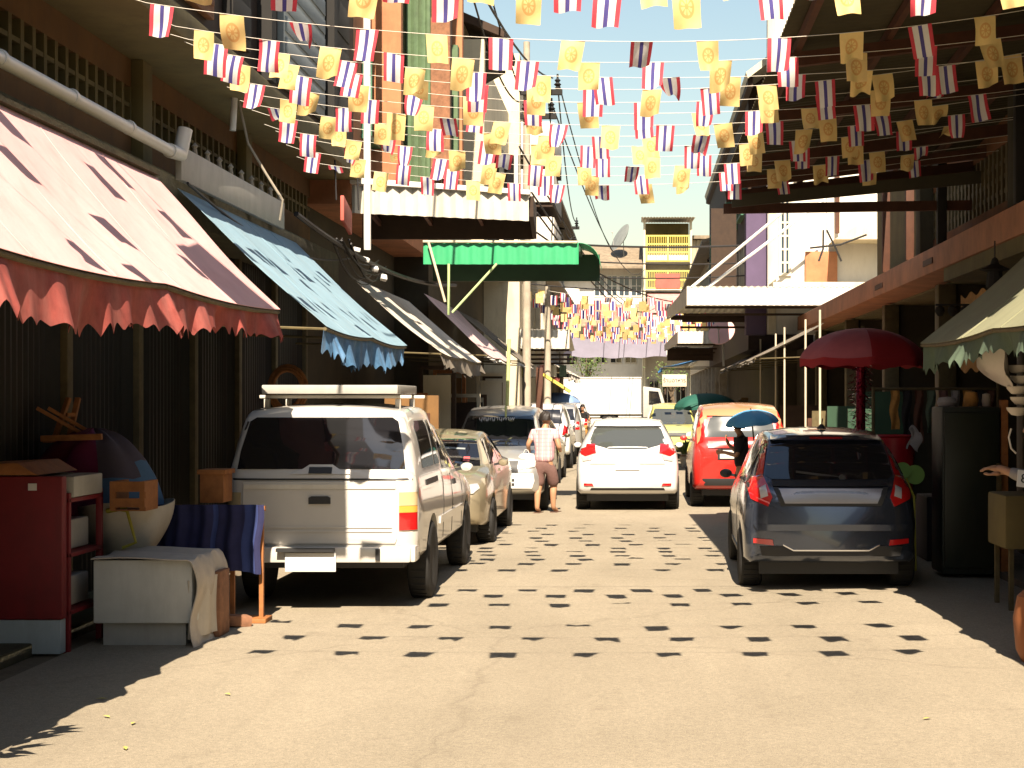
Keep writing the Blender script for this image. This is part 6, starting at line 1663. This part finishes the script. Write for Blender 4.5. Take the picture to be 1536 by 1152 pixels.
# wicker wheel leaning at the shutters behind the pickup, brown board
wk = empty('wicker_ring', (-4.2, 19, 0), 0, 'round wicker ring standing behind the roof rack of the pickup', 'ring')
ww = MB()
for k in range(3): ww.tube([(-4.15 + (.17 + .03*k) * math.cos(a / 20 * 6.283), 19.0 + .02*k, 1.98 + (.22 + .03*k) * math.sin(a / 20 * 6.283)) for a in range(21)], .02, 6)
ww.box(-4.2,-4.1,19.0,19.05,.1,1.76)
P(ww, 'ring', M['wood'], wk, smooth=True)
bd = empty('notice_board', (-4.0, 24.5, 0), 0, 'brown board with a faded red picture standing by the gold sedan', 'board')
P(MB().box(-3.85,-3.02,24.4,24.48,.5,1.92), 'board', M['ochre'], bd, bevel=.02)
P(MB().box(-3.7,-3.15,24.385,24.398,.85,1.65), 'picture', M['rust'], bd)
P(MB().box(-3.8,-3.74,24.48,24.54,.012,1.0).box(-3.14,-3.08,24.48,24.54,.012,1.0), 'leg', M['wood'], bd)

# leaves fallen on the road
lf = []
M['leaf'] = mat('dry_yellow_leaf', (.55,.47,.10), .8, var=.3)
for k, (px, py) in enumerate(((153,1053),(160,1080),(341,1046),(188,1128),(200,1090),(1391,1083),(300,900))):
    Yg = 4440.0 / (py - 600); p = at(px, py, Yg)
    a = rnd.uniform(0, 6)
    m_ = MB().add([(0,-.035,.0),(.014,0,.007),(0,.04,.003),(-.014,0,.006)], [[0,1,2,3]])
    o = m_.build('dry_leaf', M['leaf'], None, fix=False); o.location = (p.x, p.y, .02); o.rotation_euler = (0, .1, a)
    tag(o, ['yellow leaf near the shadow edge at the lower left','pale leaf below the first one','yellow leaf in the open at left','leaf nearest to the bottom edge','tiny leaf among the lower left shadows','small scrap at the lower right','leaf in shade by the covered table'][k], 'leaf', 'dry leaves on the road')

# ------------------------------------------------------------------ goods at right
st_ = empty('market_stall', (3.2, 19, 0), 0, 'dark market stall with a tube frame and hanging wares under the red parasol', 'stall')
P(MB().tube([(2.75,18.6,1.98),(4.2,18.6,1.98)], .015).tube([(2.75,18.6,.0),(2.75,18.6,2.0)], .02).tube([(4.2,18.6,.0),(4.2,18.6,2.3)], .02), 'frame', M['post'], st_, smooth=True)
P(MB().box(3.3,4.2,18.2,18.9,.012,.75), 'counter', M['black'], st_, bevel=.02)
for k in range(9):
    x = 2.95 + k * .14
    P(MB().grid(lambda u, v: (x + .10 * u + .01 * math.sin(v * 9), 18.6 + .02 * math.sin(u * 6 + v * 5), 1.96 - (.45 + .2 * ((k * 7) % 5) / 5) * v), 8, 8, .004), 'hanging_ware', [M['ochrecloth'], M['darkcloth'], M['rust'], M['greenteal'], M['shorts'], M['greycloth']][k % 6], st_, smooth=True)
fg = empty('dark_cabinet', (3.35, 16.6, 0), 0, 'dark green upright cabinet behind the right side of the dark hatchback', 'cabinet')
P(MB().box(3.15,3.75,16.5,17.1,.05,1.78), 'body', mat('black_green_enamel', (.008,.014,.008), .5, var=.3, stain=.4), fg, bevel=.02)
P(MB().box(3.17,3.73,16.47,16.497,.12,1.72), 'door', mat('dark_cabinet_door', (.011,.017,.009), .4, var=.3, stain=.4), fg, bevel=.01)
P(MB().box(3.70,3.75,16.44,16.468,.6,1.2), 'handle', M['post'], fg, bevel=.005)
P(MB().box(3.76,3.83,16.5,16.6,.0,1.85), 'side_post', M['wood'], fg)
for k, (x, m_, w_, h_) in enumerate(((3.25,'greycloth',.22,.10),(3.5,'ochrecloth',.16,.16),(3.66,'concrete',.10,.14))):
    o = MB().lathe([(w_*.42,0),(w_*.5,h_*.4),(w_*.4,h_*.9),(0,h_)], (x,16.75,1.785), 16).build('bundle', M[m_], None, smooth=True); tag(o, ['grey bundle on top of the dark cabinet','orange bundle on top of the dark cabinet','small pale jar like bundle at the corner of the dark cabinet'][k], 'bundle')
bk = empty('red_bucket', (2.86, 18.0, 0), 0, 'bright red plastic tub chair standing behind the dark hatchback', 'chair')
P(MB().lathe([(.20,.62),(.23,.64),(.27,1.42),(.29,1.44),(.27,1.45),(.24,1.43),(.20,.66),(0,.66)], (2.92,18.3,.0), 24), 'shell', mat('red_plastic', (.42,.012,.02), .35, var=.1), bk, smooth=True)
for a in range(4): P(MB().tube([(2.92 + .17*math.cos(a*1.57+.78),18.3+.17*math.sin(a*1.57+.78),.64),(2.92 + .24*math.cos(a*1.57+.78),18.3+.24*math.sin(a*1.57+.78),.012)], .02), 'leg', M['greymetal'], bk, smooth=True)
o = MB().grid(lambda u, v: (3.06 + .12*u + .03*math.sin(v*5), 18.0 + .03*math.sin(u*5), 1.52 - .22*v + .05*math.sin(u*4)), 10, 10, .02).build('white_rag', M['greycloth'], None, smooth=True); tag(o, 'crumpled pale rag hanging beside the red tub chair', 'rag')
fn = empty('green_fan', (2.95, 16.2, 1.0), 0, 'green leaf shaped hand fans stuck up beside the dark hatchback', 'fan')
for dx, s in ((0,.085),(.13,.10)):
    P(MB().lathe([(0,-.006),(s,-.006),(s,.006),(0,.006)], (2.72 + dx, 16.35 + dx*.3, 1.13 - dx*.35), 20, (R(80),R(20),0)), 'blade', mat('leaf_green_plastic', (.16,.30,.05), .5, var=.15), fn, smooth=True, angle=40)
P(MB().tube([(2.74,16.36,1.08),(2.84,16.38,.86),(2.86,16.4,.1)], .012), 'stem', M['rope'], fn)
rs = empty('rail_table', (2.6, 24.5, 0), 0, 'metal rail table with odd pale things seen over the roof of the dark hatchback', 'table')
P(MB().tube([(1.95,24.5,1.36),(3.4,24.5,1.36)], .018).tube([(1.95,25.0,1.24),(3.4,25.0,1.24)], .015).box(2.0,3.4,24.5,25.2,1.08,1.11), 'top', M['greymetal'], rs)
for x in (2.0, 2.3, 2.9, 3.35): P(MB().tube([(x,24.5,.0),(x,24.5,1.36)], .014), 'leg', M['greymetal'], rs)
for k, (x, w_, lab) in enumerate(((2.35,.35,'long pale bundle on the rail table nearest the red car'),(2.72,.25,'pale roll on the middle of the rail table'),(3.05,.3,'cream packet at the far end of the rail table'))):
    o = MB().obox((x,24.75,1.165),(w_,.3,.11),(0,.1*(k-1),.3)).build('packet', [M['pinkwhite'],M['whitecanvas'],M['offwhite']][k], None, bevel=.02); tag(o, lab, 'packet')
# glass jars strung up at the right edge
jr = empty('rack_of_bowls', (3.1, 12.7, 1.9), 0, 'column of pale bowls strung up at the right edge', 'bowls')
for k in range(5):
    P(MB().lathe([(.0,.0),(.05,.01),(.085,.05),(.09,.07),(.075,.055),(.04,.02),(0,.015)], (3.07 + .03*(k%2),12.9,1.72 + k*.085), 16), 'bowl', M['tubwhite'], jr, smooth=True)
P(MB().tube([(3.16,12.95,1.2),(3.16,12.95,2.4)], .01), 'cord', M['string'], jr)
P(MB().tube([(3.02,12.9,1.62),(3.0,12.9,1.55),(3.02,12.9,1.46),(3.06,12.9,1.42)], .008), 'hook', M['string'], jr)
o = MB().lathe([(.16,0),(.20,.08),(.22,.3),(.19,.46),(.12,.52),(.10,.56),(0,.56)], (2.87,11.25,.012), 24).build('clay_jar', mat('orange_clay', (.26,.085,.025), .7, var=.2), None, smooth=True); tag(o, 'orange clay jar cut off by the right edge', 'jar')
bx = empty('stall_table', (3.3, 14.0, 0), 0, 'dark covered stall table in the deep shade at right', 'table')
P(MB().box(3.2,3.8,13.9,14.6,.55,1.02), 'cover', M['olive'], bx, bevel=.03)
for x in (3.25,3.72):
    for y in (13.95,14.5): P(MB().box(x,x+.04,y,y+.04,.0,.55), 'leg', M['post'], bx)
lt = empty('lantern', (3.85, 17.2, 3.1), 0, 'dark hanging lantern below the orange ledge', 'lantern')
P(MB().lathe([(0,.34),(.03,.32),(.05,.26),(.17,.2),(.08,.18),(.10,.02),(.05,-.02),(0,-.02)], (3.85,17.2,3.05), 10), 'shade', M['black'], lt, smooth=True, angle=30)
P(MB().tube([(3.85,17.2,3.39),(3.85,17.2,3.56)], .008), 'cord', M['wire'], lt)
lm = empty('lamp_row', (3.6, 19, 3.0), 0, 'row of four small dark bulbs on a bar under the orange ledge', 'lamps')
P(MB().tube([(3.55,19,2.98),(4.15,19,2.98)], .012), 'bar', M['wire'], lm)
for k in range(4): P(MB().lathe([(0,.0),(.05,-.03),(.06,-.08),(.03,-.13),(0,-.14)], (3.6 + .15*k,19,2.98), 12), 'bulb', M['black'], lm, smooth=True)
o = MB().grid(lambda u, v: (3.95, 17.5 + 2.0 * u, 3.1 - .9 * v + .03*math.sin(u*20)), 30, 6, .004).build('hanging_sheet', M['ochrecloth'], None, smooth=True); tag(o, 'brownish sheet hanging behind the grey green awning', 'sheet')
# shop goods in the middle right
r_ = random.Random(21)
for k in range(16):
    x, y, = r_.uniform(3.3, 4.1), 26 + k * 2.2
    rt = empty('goods_rack', (x, y, 0), 0, 'rack of goods number %s from the front along the dark right shops' % ORD[k + 1], 'rack', 'goods racks along the right shops')
    w_ = r_.uniform(.6, 1.2)
    P(MB().box(x, x + w_, y, y + .05, .0, r_.uniform(1.2, 2.0)).box(x, x + w_, y, y + .6, .7, .74), 'board', M[r_.choice(['ochre','darkwood','post','greendark','rust'])], rt)
    for q in range(5):
        P(MB().lathe([(.06,0),(r_.uniform(.08,.14),.12),(.05,r_.uniform(.2,.4)),(0,.42)], (x + .1 + q * w_ / 5, y + .2, .745), 10), 'ware', M[r_.choice(['tubwhite','ochrecloth','greycloth','greenteal','redcloth','whitecanvas'])], rt, smooth=True)
for k in range(5):
    x, y = 2.55 + .1 * (k % 2), 27.5 + k * 3.3
    o = MB().tube([(x + .6,y,.0),(x + .6,y,3.4)], .02).build('awning_post', M['cream'], None, smooth=True); tag(o, 'thin pale awning post, %s from the front on the right side' % ORD[k+1], 'post', 'thin posts on the right')
# left stalls: posts, boxes, a leaning red beam
pl = empty('red_beam', (-2.35, 38, 0), 0, 'red rusty wooden post with a yellow strut at the end of the left awnings', 'post')
P(MB().bar((-2.32,38,0.5), (-2.30,38,2.62), .20, .16), 'post', M['rust'], pl, bevel=.01)
P(MB().bar((-2.22,38,2.45), (-1.6,38.4,2.05), .07), 'strut', M['yellow'], pl)
P(MB().lathe([(.24,0),(.22,.5)], (-2.32,38,0), 12), 'foot', M['concrete'], pl)
gp = MB().tube([(-2.25,27.5,1.18),(-2.25,27.5,1.75)], .018).tube([(-2.23,27.55,1.75),(-2.2,27.6,2.9)], .03)
o = gp.build('bamboo_pole', mat('pale_green_bamboo', (.50,.56,.22), .6, var=.15), None, smooth=True); tag(o, 'pale green bamboo pole rising in front of the silver people carrier', 'pole')
for k in range(8):
    x, y = -4.2 + .25 * (k % 3), 27 + k * 2.0
    rt = empty('goods_rack', (x, y, 0), 0, 'timber rack number %s from the front under the left awnings' % ORD[k + 1], 'rack', 'timber racks under the left awnings')
    hh = 1.9 + .5 * (k % 2)
    P(MB().box(x, x + .07, y, y + .07, 0, hh).box(x + .6, x + .67, y, y + .07, 0, hh).box(x, x + .67, y, y + .07, hh, hh + .07), 'frame', M[['wood','darkwood','cream'][k % 3]], rt)
    P(MB().box(x + .08, x + .58, y + .01, y + .05, .9, hh - .1), 'panel', M[['black','cream','darkwood','ochre'][k % 4]], rt)
# hanging clothes strip at the far left: pale wares under a beam
hg = empty('hanging_wares', (-2.9, 46, 2.6), 0, 'row of pale wares hung under a beam at the far left', 'wares')
P(MB().box(-4.0,-1.9,46,46.1,2.5,2.6), 'beam', M['black'], hg)
for k in range(7):
    x = -3.9 + k * .28
    P(MB().grid(lambda u, v: (x + .2 * u, 45.95 + .02*math.sin(u*7), 2.85 - .33 * v), 6, 4, .004), 'ware', M[['whitecanvas','pinkwhite','yellow','whitecanvas','pinkpanel','cream','greenteal'][k]], hg, smooth=True)
for k, (x0, x1, y, z0, z1, mm, lb) in enumerate(((1.15,2.25,72,2.45,3.0,'cream','cream sign board with dark lettering under the blue awning'),)):
    sg = empty('sign_board', ((x0+x1)/2, y, z0), 0, lb, 'sign')
    P(MB().box(x0,x1,y,y+.08,z0,z1), 'board', M['framew'], sg, bevel=.02)
    for xx in (x0 + .1, x1 - .18): P(MB().box(xx,xx+.08,y+.08,y+.16,0,z1), 'leg', M['darkwood'], sg)
    t_ = text('ร้านอาหาร', .26, M['ink'], sg, ((x0 + x1) / 2 - sg.location.x, -.004, (z0 + z1) / 2 - z0), (R(90), 0, 0), 'lettering')

# ------------------------------------------------------------------ trees and plants
M['leafg'] = mat('green_leaves', (.10,.15,.04), .6, var=.4, sc=3, trans=.3)
M['leafl'] = mat('light_green_leaves', (.16,.22,.05), .6, var=.35, sc=3, trans=.3)
M['bark'] = mat('grey_brown_bark', (.12,.085,.05), .9, var=.3, sc=8)
def tree(label, x, y, h, cr, seed):
    r = random.Random(seed)
    o = empty('tree', (x, y, 0), 0, label, 'tree', 'trees at the junction')
    tk = MB(); tips = []
    top = Vector((x + r.uniform(-.3,.3), y, h * .55))
    tk.tube([(x,y,0),(x + .1,y,h*.3),top], [.16,.12,.09], 8)
    for k in range(7):
        a = r.uniform(0, 6.28); e = top + Vector((math.cos(a)*cr*.7, math.sin(a)*cr*.7, r.uniform(.1,.4)*h))
        mid = top.lerp(e, .5) + Vector((0,0,.15)); tk.tube([top - Vector((0,0,r.uniform(0,.8))), mid, e], [.07,.04,.015], 6); tips += [mid, e]
    P(tk, 'trunk', M['bark'], o, smooth=True)
    cw = MB()
    for k in range(420):
        t = r.choice(tips); p = t + Vector((r.gauss(0,1), r.gauss(0,1), r.gauss(0,.7))) * cr * .32
        s = r.uniform(.06,.13); a = Vector((r.gauss(0,1),r.gauss(0,1),r.gauss(0,1))).normalized(); b = a.orthogonal().normalized()
        cw.mi = 0 if r.random() < .6 else 1
        cw.add([p - a*s, p + b*s*.5, p + a*s, p - b*s*.5], [[0,1,2,3]])
    P(cw, 'crown', [M['leafg'], M['leafl']], o, fix=False)
tree('slim forked tree left of the box truck at the junction', -3.3, 110, 6.0, 1.1, 1)
tree('bushy tree behind the cream sign board at right', 2.6, 113, 4.6, 1.1, 3)
M['pot'] = mat('terracotta_pot', (.36,.16,.07), .8, var=.25)
for k in range(9):
    x, y = 1.35 + (k % 3) * .42 + r_.uniform(-.08,.08), 44.0 + (k // 3) * .9
    o = empty('potted_plant', (x, y, 0), 0, 'potted plant %s from the front in the group under the green parasol' % ORD[k+1], 'plant', 'potted plants under the green parasol')
    P(MB().lathe([(.11,0),(.16,.26),(.18,.28),(.15,.28),(.13,.24),(0,.24)], (x,y,.012), 14), 'pot', M['pot'] if k % 2 else M['tubwhite'], o, smooth=True)
    lv = MB()
    for q in range(70):
        a = r_.uniform(0,6.28); L = r_.uniform(.2,.55); p0 = Vector((x,y,.28)); d = Vector((math.cos(a)*.6, math.sin(a)*.6, r_.uniform(.5,1.3))).normalized()
        p1 = p0 + d * L; s = Vector((-math.sin(a), math.cos(a), 0)) * .035
        lv.mi = q % 2
        lv.add([p0 + d*L*.4, p0 + d*L*.7 + s, p1 + Vector((0,0,-.03)), p0 + d*L*.7 - s], [[0,1,2,3]])
    P(lv, 'foliage', [M['leafg'], M['leafl']], o, fix=False)
# plant whose leafy shadow falls on the road at the lower left, just outside the frame
o = empty('potted_plant', (-3.25, 6.9, 0), 0, 'tall leafy plant just outside the lower left, its shadow falls on the road', 'plant')
P(MB().lathe([(.18,0),(.25,.4),(.27,.42),(.22,.42),(0,.38)], (-3.35,7.25,.012), 16), 'pot', M['pot'], o, smooth=True)
lv = MB().tube([(-3.35,7.25,.4),(-3.3,7.32,1.0),(-3.2,7.4,1.7)], [.03,.025,.012], 6)
for q in range(34):
    t = r_.uniform(.25,1); p0 = Vector((-3.3,7.3,.7)).lerp(Vector((-3.18,7.4,1.7)), t); a = r_.uniform(0,6.28)
    d = Vector((math.cos(a)*.7, math.sin(a), r_.uniform(-.2,.5))).normalized(); L = r_.uniform(.14,.24); s = Vector((-math.sin(a), math.cos(a), 0)) * .04
    lv.mi = 1
    lv.add([p0, p0 + d*L*.5 + s, p0 + d*L, p0 + d*L*.5 - s], [[0,1,2,3]])
P(lv, 'foliage', [M['bark'], M['leafg']], o, fix=False)
